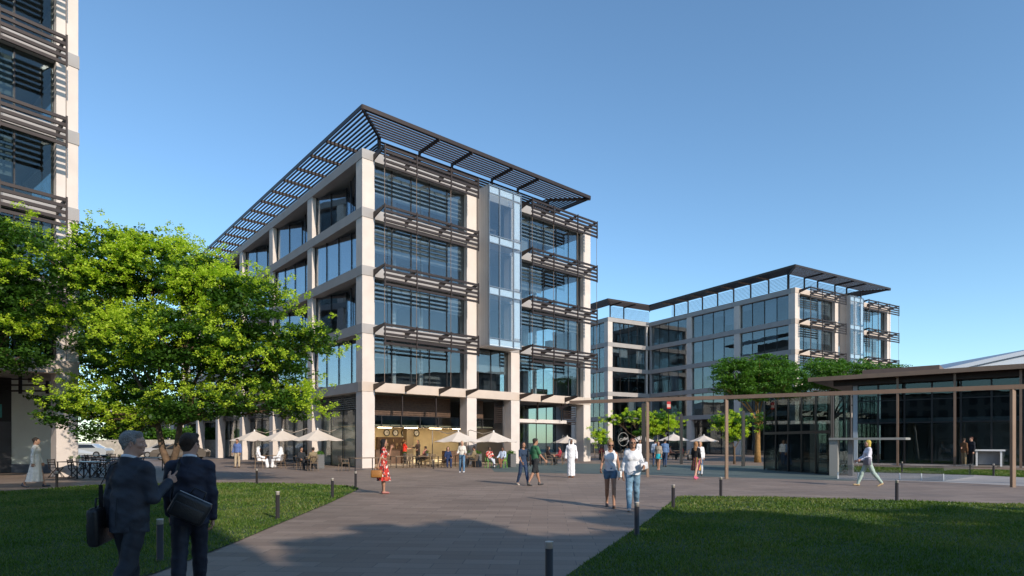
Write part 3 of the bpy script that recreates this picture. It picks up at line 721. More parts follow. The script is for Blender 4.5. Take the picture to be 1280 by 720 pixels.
def tree(base,blobs,ntot,leaf,lime=.12,name='tree',label='',seed=1,trunk_r=.2,fork=2.4,lean=None,lm=leafA,bk=bark,group=None,per=70,crad=.55,twin=False,cat='tree'):
    """blobs: list of (centre Vector, rx, ry, rz) in world space"""
    rs=np.random.default_rng(seed); root=empty(name,base,0,label,cat,group)
    base=Vector(base)
    vol=np.array([b[1]*b[2]*b[3] for b in blobs]); pr=vol/vol.sum()
    nc=ntot//per; C=[]
    which=rs.choice(len(blobs),nc,p=pr)
    for w_ in which:
        c,rx,ry,rz=blobs[w_]; d=rs.normal(size=3); d/=np.linalg.norm(d); q=rs.uniform(.45,1.0)
        C.append(np.array(c-base)+d*q*np.array([rx,ry,rz]))
    C=np.array(C); Rr=rs.uniform(.6,1.25,nc)*crad
    V=leaf_cloud(C,Rr,per,leaf,.36,rs,seed)
    npmesh('crown',V,np.arange(len(V)).reshape(-1,4),lm,root,smooth=False)
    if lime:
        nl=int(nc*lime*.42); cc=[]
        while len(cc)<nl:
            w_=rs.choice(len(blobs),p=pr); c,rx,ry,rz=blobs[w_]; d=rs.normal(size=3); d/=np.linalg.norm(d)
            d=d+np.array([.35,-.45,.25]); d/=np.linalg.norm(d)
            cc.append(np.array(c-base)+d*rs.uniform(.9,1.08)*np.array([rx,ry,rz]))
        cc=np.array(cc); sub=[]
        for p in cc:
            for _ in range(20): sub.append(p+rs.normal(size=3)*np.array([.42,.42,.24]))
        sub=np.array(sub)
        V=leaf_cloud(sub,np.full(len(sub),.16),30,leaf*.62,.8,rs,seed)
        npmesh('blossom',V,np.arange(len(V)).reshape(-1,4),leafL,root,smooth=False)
    # limbs
    tr=MB(); 
    fk=Vector((0,0,fork)) if lean is None else Vector(lean)
    stems=[Vector((-.55,.1,fork+.5)),Vector((.45,-.1,fork+.6))] if twin else None
    if twin:
        tr.tube([(0,0,-.05),(.02,0,.4),(0,0,.8)],[trunk_r*1.3,trunk_r,trunk_r*.95],12)
        for st_ in stems: tr.tube([(0,0,.6),(st_.x*.55,st_.y*.4,1.3),tuple(st_)],[trunk_r*.72,trunk_r*.62,trunk_r*.45],10)
    else: tr.tube([(0,0,-.05),(fk.x*.15,fk.y*.1,fork*.3),(fk.x*.5,fk.y*.5,fork*.65),tuple(fk)],[trunk_r*1.35,trunk_r,trunk_r*.9,trunk_r*.8],10)
    order=rs.permutation(nc)[:min(nc,90)]
    hubs=[]
    for i,bb in enumerate(blobs):
        c=bb[0]-base
        if twin: fk=min(stems,key=lambda q_:abs(q_.x-c.x*.2))
        mid=fk.lerp(c,.5)+Vector((rs.normal()*.25,rs.normal()*.25,-.15)); hubs.append(c)
        tr.tube([tuple(fk-Vector((0,0,.2))),tuple(fk.lerp(mid,.5)+Vector((0,0,.1))),tuple(mid),tuple(c)],[trunk_r*.48,trunk_r*.3,trunk_r*.18,trunk_r*.07],7,False)
    for o_ in order:
        p=Vector(C[o_]); h=min(hubs,key=lambda q:(q-p).length)
        if twin: fk=min(stems,key=lambda q_:abs(q_.x-h.x*.2))
        st=fk.lerp(h,rs.uniform(.55,.95)); mid=st.lerp(p,.5)+Vector((rs.normal(),rs.normal(),rs.normal()))*.15
        tr.tube([tuple(st),tuple(mid),tuple(p)],[trunk_r*.16,trunk_r*.1,trunk_r*.04],5,False)
    tr.build('trunk',bk,root,smooth=True); return root
def blobsP(lst,Y):
    out=[]
    for px,py,rx,rz,*dy in lst:
        yy=Y+(dy[0] if dy else 0); s=yy/F
        out.append((PP(px,py,yy),rx*s,(rx+rz)*.5*s,rz*s))
    return out
YA=22.0; bA=GP(213,553+CAMH*F/YA)
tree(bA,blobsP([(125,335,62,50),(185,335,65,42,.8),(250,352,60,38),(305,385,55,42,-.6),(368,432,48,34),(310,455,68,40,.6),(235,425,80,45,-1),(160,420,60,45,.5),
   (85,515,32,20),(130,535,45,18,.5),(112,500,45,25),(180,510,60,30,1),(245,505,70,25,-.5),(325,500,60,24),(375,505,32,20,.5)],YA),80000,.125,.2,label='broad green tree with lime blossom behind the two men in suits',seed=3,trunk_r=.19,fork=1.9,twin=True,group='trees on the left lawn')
bB=GP(157,589)
tree(bB,blobsP([(100,400,60,60),(60,440,45,30),(170,470,70,40),(85,500,40,18)],29),26000,.15,.04,label='darker tree half hidden behind the broad tree, trunk left of the grey haired man',seed=5,trunk_r=.24,fork=2.6,lean=(.9,0,2.6),group='trees on the left lawn')
bC=GP(-70,600)
tree(bC,blobsP([(20,320,62,48),(-60,360,90,70),(40,380,50,42),(10,435,55,35),(-60,300,70,40)],23),36000,.135,.12,label='tree at the far left edge, only the right part of its crown in view',seed=8,trunk_r=.22,fork=3,group='trees on the left lawn')
# right hand trees
tree(GP(947,578),blobsP([(925,468,36,20),(960,465,42,22,1.5),(985,478,30,18,-1),(910,485,24,10),(1000,492,26,9,-1),(945,490,38,12),(905,455,16,8),(950,448,18,8),(950,525,14,14)],47),30000,.16,0,label='round green tree standing behind the pergola with an ochre trunk',seed=11,trunk_r=.22,fork=3.2,lm=leafM,bk=barkO,crad=.6)
tree(GP(1040,573),blobsP([(1030,462,32,16),(1065,463,34,14,1),(1100,462,26,11),(1125,462,16,8),(1045,478,50,10)],55),20000,.17,0,label='green tree rising behind the pavilion roof, right of the ochre trunk tree',seed=12,trunk_r=.22,fork=4,lm=leafM,crad=.65)
tree(GP(803,577),blobsP([(788,522,20,10),(820,528,20,13),(810,539,20,8),(768,524,11,7)],50),8500,.15,.35,label='small bright lime tree seen under the pergola beam',seed=13,trunk_r=.09,fork=1.5,lm=leafM,crad=.4)
tree(GP(918,580),blobsP([(905,525,16,12),(915,545,14,10),(925,530,14,14)],44),4800,.15,.3,label='small lime tree under the pergola left of the ochre trunk',seed=14,trunk_r=.08,fork=1.3,lm=leafM,crad=.4)
tree(GP(752,577),blobsP([(750,543,6,7),(755,551,5,5)],49),1500,.15,.4,label='slim young lime tree beside the right end column',seed=15,trunk_r=.05,fork=1.0,lm=leafM,crad=.3)
# trees behind the viewer, they shade the near lawn and stand in the reflections
def bbl(x,y,z,r): return [(Vector((x,y,z)),r,r,r*.75),(Vector((x-1.8,y+.6,z-.8)),r*.7,r*.7,r*.6),(Vector((x+1.7,y-.5,z-.4)),r*.75,r*.7,r*.6)]
for i,(x,y,z,r) in enumerate([(11.4,-6.9,9.4,2.7),(17.2,-6.1,9.6,3.4),(23.4,-5.6,9.6,3.5),(29.8,-4.4,9.6,3.5)]):
    tree((x,y,0),bbl(x,y,z,r),20000,.3,0,label=['tree','second tree','third tree','fourth tree'][i]+' of the row behind the viewer, from the office block corner',seed=30+i,trunk_r=.2,fork=2.8,group='row of trees behind the viewer')

# ------------------------------------------------------------------ bollards
bo=empty('bollard',(0,0,0),0,'bollard','bollard','slim dark light bollards along the lawns')
MB().lathe([(.05,0),(.05,.004),(.042,.006),(.042,.505)],n=18).build('post',mat('bollard_bronze',(.035,.028,.024),.4,.3),bo,True)
MB().lathe([(.04,.507),(.04,.57),(.043,.572),(.043,.58)],n=18).build('lamp_head',mat('bollard_head',(.55,.5,.45),.4),bo,True)
BOL=[(686.5,747,'bollard nearest the camera at the bottom edge, cut by the frame'),(796,670,'bollard just below the feet of the two walking women'),(841.5,636,'bollard at the left tip of the right lawn'),
(901,621,'bollard on the right lawn edge under the pergola post'),(1121,627,'bollard on the right lawn edge right of the blonde woman'),(1242,595,'small far bollard before the white reception desk'),
(1127.5,591,'small far bollard behind the glass balustrade'),(347,649,'bollard on the left lawn by the path, nearest of four'),(415.5,623,'bollard on the left lawn edge, second along the path'),
(444.5,610,'bollard at the right tip of the left lawn'),(321,605,'bollard at the far edge of the left lawn before the parasols'),(200,703,'bollard between the two men in suits'),
(71,610,'bollard beside the white robed walker'),(541.7,586,'dark bollard beside the cafe tables')]
for i,(px,py,lab) in enumerate(BOL):
    o=bo if i==0 else copy_tree(bo); place(o,GP(px,py),0,lab)

# ------------------------------------------------------------------ parasols
cloth=mat('parasol_cloth',(.66,.58,.50),.85,var=.04)
def parasol():
    t=empty('parasol',(0,0,0),0,'parasol','parasol','cream cantilever parasols of the cafes')
    n=8; h=.7; r=1.75; vs=[(0,0,h)]; fs=[]
    rings=6
    for j in range(1,rings+1):
        q=j/rings
        for k in range(n*2):
            a=2*math.pi*k/(n*2); rr=r*q*(1 if k%2==0 else .95); z=h*(1-q)**1.15-(.06*q*q if k%2 else 0)*(1-0)
            vs.append((rr*math.cos(a),rr*math.sin(a),z))
    N=n*2
    for k in range(N): fs.append((0,1+k,1+(k+1)%N))
    for j in range(rings-1):
        for k in range(N): fs.append((1+j*N+k,1+(j+1)*N+k,1+(j+1)*N+(k+1)%N,1+j*N+(k+1)%N))
    c=MB(Matrix.Translation((0,0,1.75))).add(vs,fs).build('canopy',cloth,t)
    s=c.modifiers.new('t','SOLIDIFY'); s.thickness=.015
    rb=MB()
    for k in range(n):
        a=2*math.pi*k/n; rb.bar((0,0,2.36),(r*.97*math.cos(a),r*.97*math.sin(a),1.74),.02)
    rb.build('ribs',darkm,t)
    MB().lathe([(.05,2.42),(.06,2.5),(.02,2.56)]).build('finial',whitep,t)
    MB().tube([(1.9,0,0),(1.9,0,2.5)],.035,10).build('pole',mat('parasol_pole',(.3,.26,.22),.4,.4),t)
    MB().tube([(1.9,0,2.5),(1.75,0,2.6),(.8,0,2.3),(0,0,2.5)],.025,8).build('arm',mat('parasol_pole',(.3,.26,.22)),t)
    MB().box(1.6,2.2,-.3,.3,0,.06).build('base_plate',darkm,t)
    return t
pr=parasol()
PAR=[(397,583.3,A1-R(90)*0,1,'parasol with its pole nearest the corner column, right of three on the left terrace'),(353,581.5,A1,1,'middle one of three parasols on the left terrace'),(318,580,A1,1,'left one of three parasols over the man in a blue jacket'),
(573,583,R(170),.95,'parasol over the cafe terrace beside the woman in jeans'),(617,582,R(170),.95,'parasol before the second column over the green chairs'),
(709,574,R(100),.9,'parasol behind the man in white robe'),(735,572,R(60),.9,'far parasol behind the blonde woman with a bun'),
(802,570,0,1,'far parasol under the lime tree, behind the woman in a white shirt'),(842,571,R(100),1.05,'far parasol just right of the lime tree'),(880,570,R(90),1,'far parasol behind the woman in a striped skirt')]
for i,(px,py,rz,sc,lab) in enumerate(PAR):
    o=pr if i==0 else copy_tree(pr); place(o,GP(px,py),rz,lab,scale=sc)

# ------------------------------------------------------------------ furniture
def folding_chair():
    t=empty('folding_chair',(0,0,0),0,'chair','chair')
    MB().box(-.2,.2,-.18,.2,.44,.46).build('seat',darkm,t)
    for s in (-1,1):
        MB().bar((s*.2,.22,0),(s*.2,-.2,.46),.025).bar((s*.2,-.22,0),(s*.2,.16,.45),.025).build('leg',darkm,t)
    b=MB().bar((-.2,-.18,.44),(-.2,-.26,.85),.025).bar((.2,-.18,.44),(.2,-.26,.85),.025)
    for z in (.6,.7,.8): b.bar((-.2,-.2-.06*(z-.5)/.3,z),(.2,-.2-.06*(z-.5)/.3,z),.02,.05)
    b.build('backrest',darkm,t); MB().bar((-.2,.2,.02),(.2,.2,.02),.02).bar((-.2,-.2,.02),(.2,-.2,.02),.02).build('stretcher',darkm,t)
    return t
def cafe_chair(m,name='cafe_chair'):
    t=empty(name,(0,0,0),0,'chair','chair')
    MB().box(-.22,.22,-.2,.24,.43,.47).build('seat',m,t,bevel=.01)
    for sx in (-1,1):
        MB().bar((sx*.21,.22,0),(sx*.19,.2,.44),.028).build('leg',m,t)
        MB().bar((sx*.21,-.24,0),(sx*.2,-.2,.44),.028).build('leg',m,t)
        MB().bar((sx*.21,.18,.45),(sx*.22,.15,.66),.022).bar((sx*.22,.17,.66),(sx*.21,-.23,.68),.03,.02).build('armrest',m,t)
    b=MB()
    for x in (-.2,-.1,0,.1,.2): b.bar((x,-.19,.45),(x,-.28,.84),.02)
    b.bar((-.22,-.28,.84),(.22,-.28,.84),.03,.04); b.build('backrest',m,t); return t
def table(m,w=1.4,d=.8,h=.74,name='terrace_table'):
    t=empty(name,(0,0,0),0,'table','table')
    MB().box(-w/2,w/2,-d/2,d/2,h-.035,h).build('tabletop',m,t)
    for sx in (-1,1):
        for sy in (-1,1): MB().box(sx*(w/2-.04)-.02,sx*(w/2-.04)+.02,sy*(d/2-.04)-.02,sy*(d/2-.04)+.02,0,h-.036).build('leg',darkm,t)
    return t
fc=folding_chair(); tb=table(darkm); brn=mat('chair_brown',(.16,.11,.07),.6); cc=cafe_chair(brn); gc=cafe_chair(mat('lime_green_paint',(.16,.42,.06),.5),'garden_chair')
wt=table(brn,1.5,.8,.74,'cafe_table')
used=set()
def put(proto,loc,rz,lab,grp):
    if proto.name not in used: used.add(proto.name); o=proto
    else: o=copy_tree(proto)
    return place(o,loc,rz,lab,grp)
grpL='black folding chairs of the shaded left terrace'
TL=[(97,597),(122,598),(148,592),(88,586),(120,583),(190,588)]
wh=['nearest the grey pillar','in front, below the tree leaves','beside the grey haired man','behind the pillar','farther back under the leaves','between the two men in suits']
for i,(px,py) in enumerate(TL):
    p=GP(px,py); p.x-=.0; put(tb,p,R(4*i-8),'black metal table on the shaded left terrace '+wh[i],'black tables of the shaded left terrace')
    put(fc,p+Vector((-1.0,.05,0)),R(-90+7*i),'black folding chair at the left end of the table '+wh[i],grpL)
    put(fc,p+Vector((1.0,-.1,0)),R(90-5*i),'black folding chair at the right end of the table '+wh[i],grpL)
    if i<5: put(fc,p+Vector((.1,.8,0)),R(180-9*i),'black folding chair on the far side of the table '+wh[i],grpL)
# small plants in pots on tables
potm=mat('pot_grey',(.12,.12,.12),.7)
def pot(loc,lab,s=.09):
    t=empty('potted_plant',loc,0,lab,'plant','little potted plants on the terrace tables')
    MB().lathe([(s*.6,0),(s*.8,s*1.4),(s*.85,s*1.45),(s*.7,s*1.4)],n=12).build('pot',potm,t)
    rs=np.random.default_rng(int(abs(loc.x)*100)); V=leaf_cloud(np.array([[0,0,s*2.0]]),np.array([s*1.3]),90,.05,.8,rs,1)
    npmesh('foliage',V,np.arange(len(V)).reshape(-1,4),leafM,t,smooth=False)
pot(GP(97,597)+Vector((-.3,0,.74)),'potted plant on the left end of the table by the grey pillar'); pot(GP(97,597)+Vector((.0,0,.74)),'potted plant at the middle of the table by the grey pillar')
pot(GP(122,598)+Vector((.4,.1,.74)),'potted plant on the front table under the leaves'); pot(GP(148,592)+Vector((0,.1,.74)),'potted plant on the table beside the grey haired man')
grpC='brown slatted chairs of the cafe terrace'
CT=[(504,584.5,'just right of the woman in red'),(532,584.5,'before the cafe middle'),(584,583,'under the parasol beside the woman in jeans'),(384,585,'under the right parasol of the left terrace'),(335,583,'between the two men in white robes'),(455,588.5,'at the foot of the corner column')]
for i,(px,py,wl) in enumerate(CT):
    p=GP(px,py); put(wt,p,A1,'brown cafe table '+wl,'brown cafe tables')
    if i in (0,1,5):
        put(cc,p+Vector((-1.05,-.3,0)),A1+R(-90),'brown cafe chair left of the table '+wl,grpC)
        if i!=5: put(cc,p+Vector((1.05,.3,0)),A1+R(90),'brown cafe chair right of the table '+wl,grpC)
        if i!=5: put(cc,p+Vector((.4,-.85,0)),A1+R(5),'brown cafe chair on the near side of table '+wl,grpC)
for i in range(3):
    pot(GP(CT[i][0],CT[i][1])+Vector((.1,.0,.74)),'potted plant on the cafe table '+CT[i][2],.12)
# planters
def planter(px,py,lab,h=.85,w=.22):
    t=empty('planter',GP(px,py),A1,lab,'planter','dark slatted planters of the terraces')
    b=MB(); b.box(-w,w,-w,w,.02,h)
    for z in np.arange(.1,h,.12): b.box(-w-.015,w+.015,-w-.015,w+.015,z,z+.05)
    b.build('box',potm,t)
    rs=np.random.default_rng(int(px)); V=leaf_cloud(np.array([[0,0,h+.08]]),np.array([.3]),220,.09,.6,rs,1); npmesh('foliage',V,np.arange(len(V)).reshape(-1,4),leafM,t,smooth=False)
planter(399,586,'slatted planter under the right parasol of the left terrace'); planter(596,584,'slatted planter left of the two people on green chairs'); planter(639,584,'slatted planter at the foot of the third column')
# distant cafe furniture under the far parasols
for i,(px,py,wl) in enumerate([(690,580,'left of the man in white robe'),(760,573,'behind the blonde woman with a bun'),(795,572,'under the far parasol by the lime tree'),(845,572,'under the far parasol right of the lime tree'),(822,572,'between the two far parasols')]):
    p=GP(px,py); put(wt,p,A2,'distant brown cafe table '+wl,'brown cafe tables')
    put(cc,p+Vector((-1.1,0,0)),R(-90),'distant cafe chair left of the table '+wl,grpC); put(cc,p+Vector((1.1,0,0)),R(90),'distant cafe chair right of the table '+wl,grpC)
# reception desk
p=GP(1237,585.5); p.x+=.75
t=empty('reception_desk',p+Vector((0,1.0,.1)),R(-38),'white desk before the pavilion glass right of the two standing men','desk')
MB().box(-.8,.8,-.35,.35,.95,1.05).build('desktop',whitep,t); MB().box(-.65,-.55,-.3,.3,0,.948).build('leg',whitep,t); MB().box(.55,.65,-.3,.3,0,.948).build('leg',whitep,t); MB().box(-.54,.54,.1,.16,.1,.9).build('modesty_panel',inter,t)

# coffee sign on the wing glass of building two
c,s=math.cos(A2),math.sin(A2)
def loc2(u,v,z): return Vector((O2.x+c*u-s*v,O2.y+s*u+c*v,z))
k_=(779-640)/F; v_=24.80; X0=O2.x-s*v_; Y0=O2.y+c*v_; u_=(k_*Y0-X0)/(c-k_*s); ps_=loc2(u_,v_,2.07)
sg=empty('cafe_sign',ps_,A2,'round white ring sign reading Coffee on the far dark shopfront glass','sign')
white_s=mat('sign_white',(.42,.42,.41),.6)
ring(.97,1.01,-.03,0,40).build('ring',white_s,sg)
tcv=bpy.data.curves.new('coffee','FONT'); tcv.body='Coffee'; tcv.size=.62; tcv.shear=.35; tcv.align_x='CENTER'; tcv.align_y='CENTER'; tcv.extrude=.01; tcv.offset=.002
to=bpy.data.objects.new('tmp_text',tcv); COL.objects.link(to)
dg=bpy.context.evaluated_depsgraph_get(); me=bpy.data.meshes.new_from_object(to.evaluated_get(dg)); bpy.data.objects.remove(to)
me.transform(Matrix.Rotation(R(90),4,'X')); me.materials.clear(); me.materials.append(white_s)
lo=bpy.data.objects.new('lettering',me); COL.objects.link(lo); lo.parent=sg; lo.location=(0,-.04,0); lo.rotation_euler=(0,R(-12),0)
# red banner hanging under the pergola
t=empty('banner',PP(836,513,40),R(10),'small red and white hanging banner under the pergola beam near the lime tree','banner')
MB().box(-.13,.13,-.01,.01,.12,.6).build('cloth',stripes_mat('banner_cloth',[(.5,.04,.03),(.55,.35,.3),(.4,.03,.03)],.5,'Z'),t)
MB().box(-.18,.18,-.02,.02,.6,.63).build('rail',darkm,t); MB().tube([(0,.03,-2.9+.02),(0,.03,.66)],.025,8).build('pole',darkm,t)

# ------------------------------------------------------------------ cars, wall, hedge far left
def car(px,py,rz,col,lab):
    t=empty('parked_car',GP(px,py),rz,lab,'car','cars parked beyond the left terrace')
    pm=mat('paint_'+lab[:12],col,.3,.4,coat=.6)
    prof=[(-2.2,.35),(-2.25,.75),(-2.0,.95),(-1.5,1.02),(-.9,1.42),(.5,1.45),(1.15,1.05),(2.0,.9),(2.2,.7),(2.2,.35)]
    n=len(prof); V=[];Fc=[]
    for yy,sc in ((-.88,.94),(-.82,1),(.82,1),(.88,.94)):
        for x,z in prof: V.append((x,yy if z<1.05 else yy*.8,z))
    for j in range(3):
        for i in range(n): Fc.append((j*n+i,j*n+(i+1)%n,(j+1)*n+(i+1)%n,(j+1)*n+i))
    Fc.append(tuple(range(n))); Fc.append(tuple(range(3*n,4*n))[::-1])
    MB().add(V,Fc).build('body',pm,t,bevel=.04)
    gm=mat('car_glass',(.02,.025,.03),.08)
    for sy in (-1,1):
        MB().add([(-1.25,sy*.86,1.04),(-.85,sy*.72,1.36),(.4,sy*.72,1.38),(.95,sy*.86,1.06)],[(0,1,2,3)]).build('side_window',gm,t)
        for x in (-1.35,1.35):
            w_=MB(Matrix.Translation((x,sy*.8,.33))@Matrix.Rotation(R(90),4,'X')).lathe([(.33,-.1),(.33,.1)],n=20).build('wheel',darkm,t)
            MB(Matrix.Translation((x,sy*.9,.33))@Matrix.Rotation(R(90),4,'X')).lathe([(.2,-.02),(.2,.02)],n=16).build('rim',mat('alloy',(.5,.5,.5),.3,.8),w_)
        MB().box(2.12,2.24,sy*.55-.18,sy*.55+.18,.68,.82).build('headlight',whitep,t)
    MB().add([(1.2,-.72,1.07),(1.2,.72,1.07),(.55,.66,1.44),(.55,-.66,1.44)],[(0,1,2,3)]).build('windscreen',gm,t)
car(226,575,R(195),(.16,.14,.12),'dark bronze car parked between the two men in suits, nearest of the cars')
car(205,572,R(200),(.35,.35,.36),'silver car parked beyond the terrace, left of the dark bronze car')
car(190,569.5,R(205),(.35,.03,.05),'red car parked farthest, half behind the grey haired man')
car(108,572,R(190),(.6,.62,.62),'white car far left under the tree leaves')
t=tag(MB().box(-48,-17,68,69,0,1.9).build('retaining_wall',mat('gravel_wall',(.42,.38,.32),.9,var=.25,vscale=3,bump=.8,bscale=8)),'long low pale stone wall beyond the parked cars','wall')
rs=np.random.default_rng(5); n=160; C=np.stack([rs.uniform(-47,-22,n),rs.uniform(69.2,70.5,n),rs.uniform(1.8,3.0,n)],1)
V=leaf_cloud(C,np.full(n,.7),110,.3,.8,rs,1)
hd=empty('hedge',(-35,70,0),0,'clipped bright green hedge along the top of the pale wall','hedge'); V=V-np.array([-35,70,0])
npmesh('foliage',V,np.arange(len(V)).reshape(-1,4),leafM,hd,smooth=False)
b=MB(); [b.tube([(x,0,0),(x,0,2.4)],.05,6) for x in range(-11,12,2)]; b.build('stem',bark,hd)
t=empty('car_park_shelter',(-40,84,0),0,'pale flat roofed shelter far behind the hedge on the left','shelter')
MB().box(-16,12,-4,4,5.6,6.3).build('roof',whitep,t)
for x in (-14,-6,2,10): MB().box(x-.3,x+.3,-3.5,-3.1,0,5.598).build('post',stone,t)
MB().box(-15,11,3.5,3.8,0,5.598).build('rear_wall',mat('shelter_wall',(.4,.42,.45),.7),t)

# ------------------------------------------------------------------ people: signed distance bodies meshed by surface nets
def V3(*a): return np.array(a,dtype=np.float64)
def unit(v): v=np.asarray(v,float); return v/(np.linalg.norm(v)+1e-9)
class Sdf:
    def __init__(s): s.pr=[]; s.cuts=[]
    def cone(s,p0,p1,r0,r1,k=.02):
        return s.econe(p0,p1,(r0,r0),(r1,r1),(1,.01,.02),k)
    def econe(s,p0,p1,a,b,side=(1,0,0),k=.03,pleat=0,amp=0,sub=False):
        p0=np.array(p0,float);p1=np.array(p1,float); m=max(*a,*b)*(1+amp)+.03
        lo=np.minimum(p0,p1)-m; hi=np.maximum(p0,p1)+m
        d=p1-p0; L2=d@d; z=unit(d); sd_=np.array(side,float)
        if abs(unit(sd_)@z)>.95: sd_=np.array((0,1,0.))
        x=unit(sd_-z*(sd_@z)); y=np.cross(z,x)
        def f(P):
            q=P-p0; t=np.clip(q@d/L2,0,1); q=q-t[...,None]*d
            rx=a[0]+(b[0]-a[0])*t; ry=a[1]+(b[1]-a[1])*t; rz=np.minimum(rx,ry)
            qx,qy,qz=q@x,q@y,q@z
            if pleat:
                w=1+amp*t*np.cos(pleat*np.arctan2(qy/ry,qx/rx)); rx=rx*w; ry=ry*w
            return (np.sqrt((qx/rx)**2+(qy/ry)**2+(qz/rz)**2)-1)*np.minimum(rx,ry)
        s.pr.append((lo,hi,f,k,sub)); return s
    def ell(s,c,r,Rm=None,k=.02,sub=False):
        c=np.array(c,float); r=np.array(r,float); m=r.max()+.03; Rm=np.eye(3) if Rm is None else Rm
        def f(P):
            q=(P-c)@Rm; return (np.sqrt(((q/r)**2).sum(-1))-1)*r.min()
        s.pr.append((c-m,c+m,f,k,sub)); return s
    def cut(s,p,n):   # keep the side where (P-p).n < 0
        s.cuts.append((np.array(p,float),unit(n))); return s
    def mesh(s,h):
        add=[p for p in s.pr if not p[4]]
        lo=np.min([p[0] for p in add],0)-h*2; hi=np.max([p[1] for p in add],0)+h*2
        n=np.ceil((hi-lo)/h).astype(int)+1
        G=np.full(n,.5); ax=[lo[i]+h*np.arange(n[i]) for i in range(3)]
        for l,u,f,k,sub in s.pr:
            i0=np.clip(np.floor((l-.03-lo)/h).astype(int),0,n-1); i1=np.clip(np.ceil((u+.03-lo)/h).astype(int)+1,1,n)
            if (i1<=i0).any(): continue
            sl=tuple(slice(a_,b_) for a_,b_ in zip(i0,i1))
            P=np.stack(np.meshgrid(ax[0][sl[0]],ax[1][sl[1]],ax[2][sl[2]],indexing='ij'),-1)
            dd=f(P); g=G[sl]
            if sub:
                dd=-dd; hh=np.maximum(k-np.abs(dd-g),0)/k; G[sl]=np.maximum(dd,g)+hh*hh*k*.25
            else:
                hh=np.maximum(k-np.abs(dd-g),0)/k; G[sl]=np.minimum(dd,g)-hh*hh*k*.25
        if s.cuts:
            P=np.stack(np.meshgrid(*ax,indexing='ij'),-1)
            for p,nn in s.cuts: G=np.maximum(G,(P-p)@nn)
        return surfnet(G,lo,h)
def surfnet(G,lo,h):
    n=G.shape; ins=G<0
    c=ins[:-1,:-1,:-1].astype(np.int8)
    cnt=np.zeros(tuple(x-1 for x in n),np.int8)
    for i in (0,1):
        for j in (0,1):
            for k in (0,1): cnt+=ins[i:n[0]-1+i,j:n[1]-1+j,k:n[2]-1+k]
    act=(cnt>0)&(cnt<8); idx=np.full(act.shape,-1); I=np.argwhere(act); idx[act]=np.arange(len(I))
    acc=np.zeros((len(I),3)); num=np.zeros(len(I))
    corners=[(i,j,k) for i in (0,1) for j in (0,1) for k in (0,1)]
    for a in corners:
        for ax in range(3):
            if a[ax]: continue
            b=list(a); b[ax]=1
            ga=G[I[:,0]+a[0],I[:,1]+a[1],I[:,2]+a[2]]; gb=G[I[:,0]+b[0],I[:,1]+b[1],I[:,2]+b[2]]
            m=(ga<0)!=(gb<0); t=np.where(m,ga/(ga-gb+1e-12),0)
            p=np.tile(np.array(a,float),(len(I),1)); p[:,ax]+=t
            acc[m]+=p[m]; num[m]+=1
    V=lo+h*(I+acc/num[:,None])
    Q=[]
    for ax in range(3):
        o=[(1,2),(2,0),(0,1)][ax]
        sl0=[slice(None)]*3; sl1=[slice(None)]*3; sl0[ax]=slice(0,-1); sl1[ax]=slice(1,None)
        A=ins[tuple(sl0)]; B=ins[tuple(sl1)]; E=np.argwhere(A!=B)
        ok=(E[:,o[0]]>0)&(E[:,o[1]]>0)&(E[:,o[0]]<n[o[0]]-1)&(E[:,o[1]]<n[o[1]]-1); E=E[ok]
        inn=A[E[:,0],E[:,1],E[:,2]]
        q=[]
        for du,dv in ((0,0),(1,0),(1,1),(0,1)):
            e=E.copy(); e[:,o[0]]-=1-du; e[:,o[1]]-=1-dv; q.append(idx[e[:,0],e[:,1],e[:,2]])
        q=np.stack(q,1); q[~inn]=q[~inn][:,::-1]; Q.append(q)
    Q=np.concatenate(Q); return V,Q[(Q>=0).all(1)]
def merge(parts):
    Vs=[];Fs=[];n=0
    for v,f in parts: Vs.append(v); Fs.append(f+n); n+=len(v)
    return np.concatenate(Vs),np.concatenate(Fs)

def rotv(v,ax,a):
    return np.array(Matrix.Rotation(a,3,Vector(ax))@Vector(v))

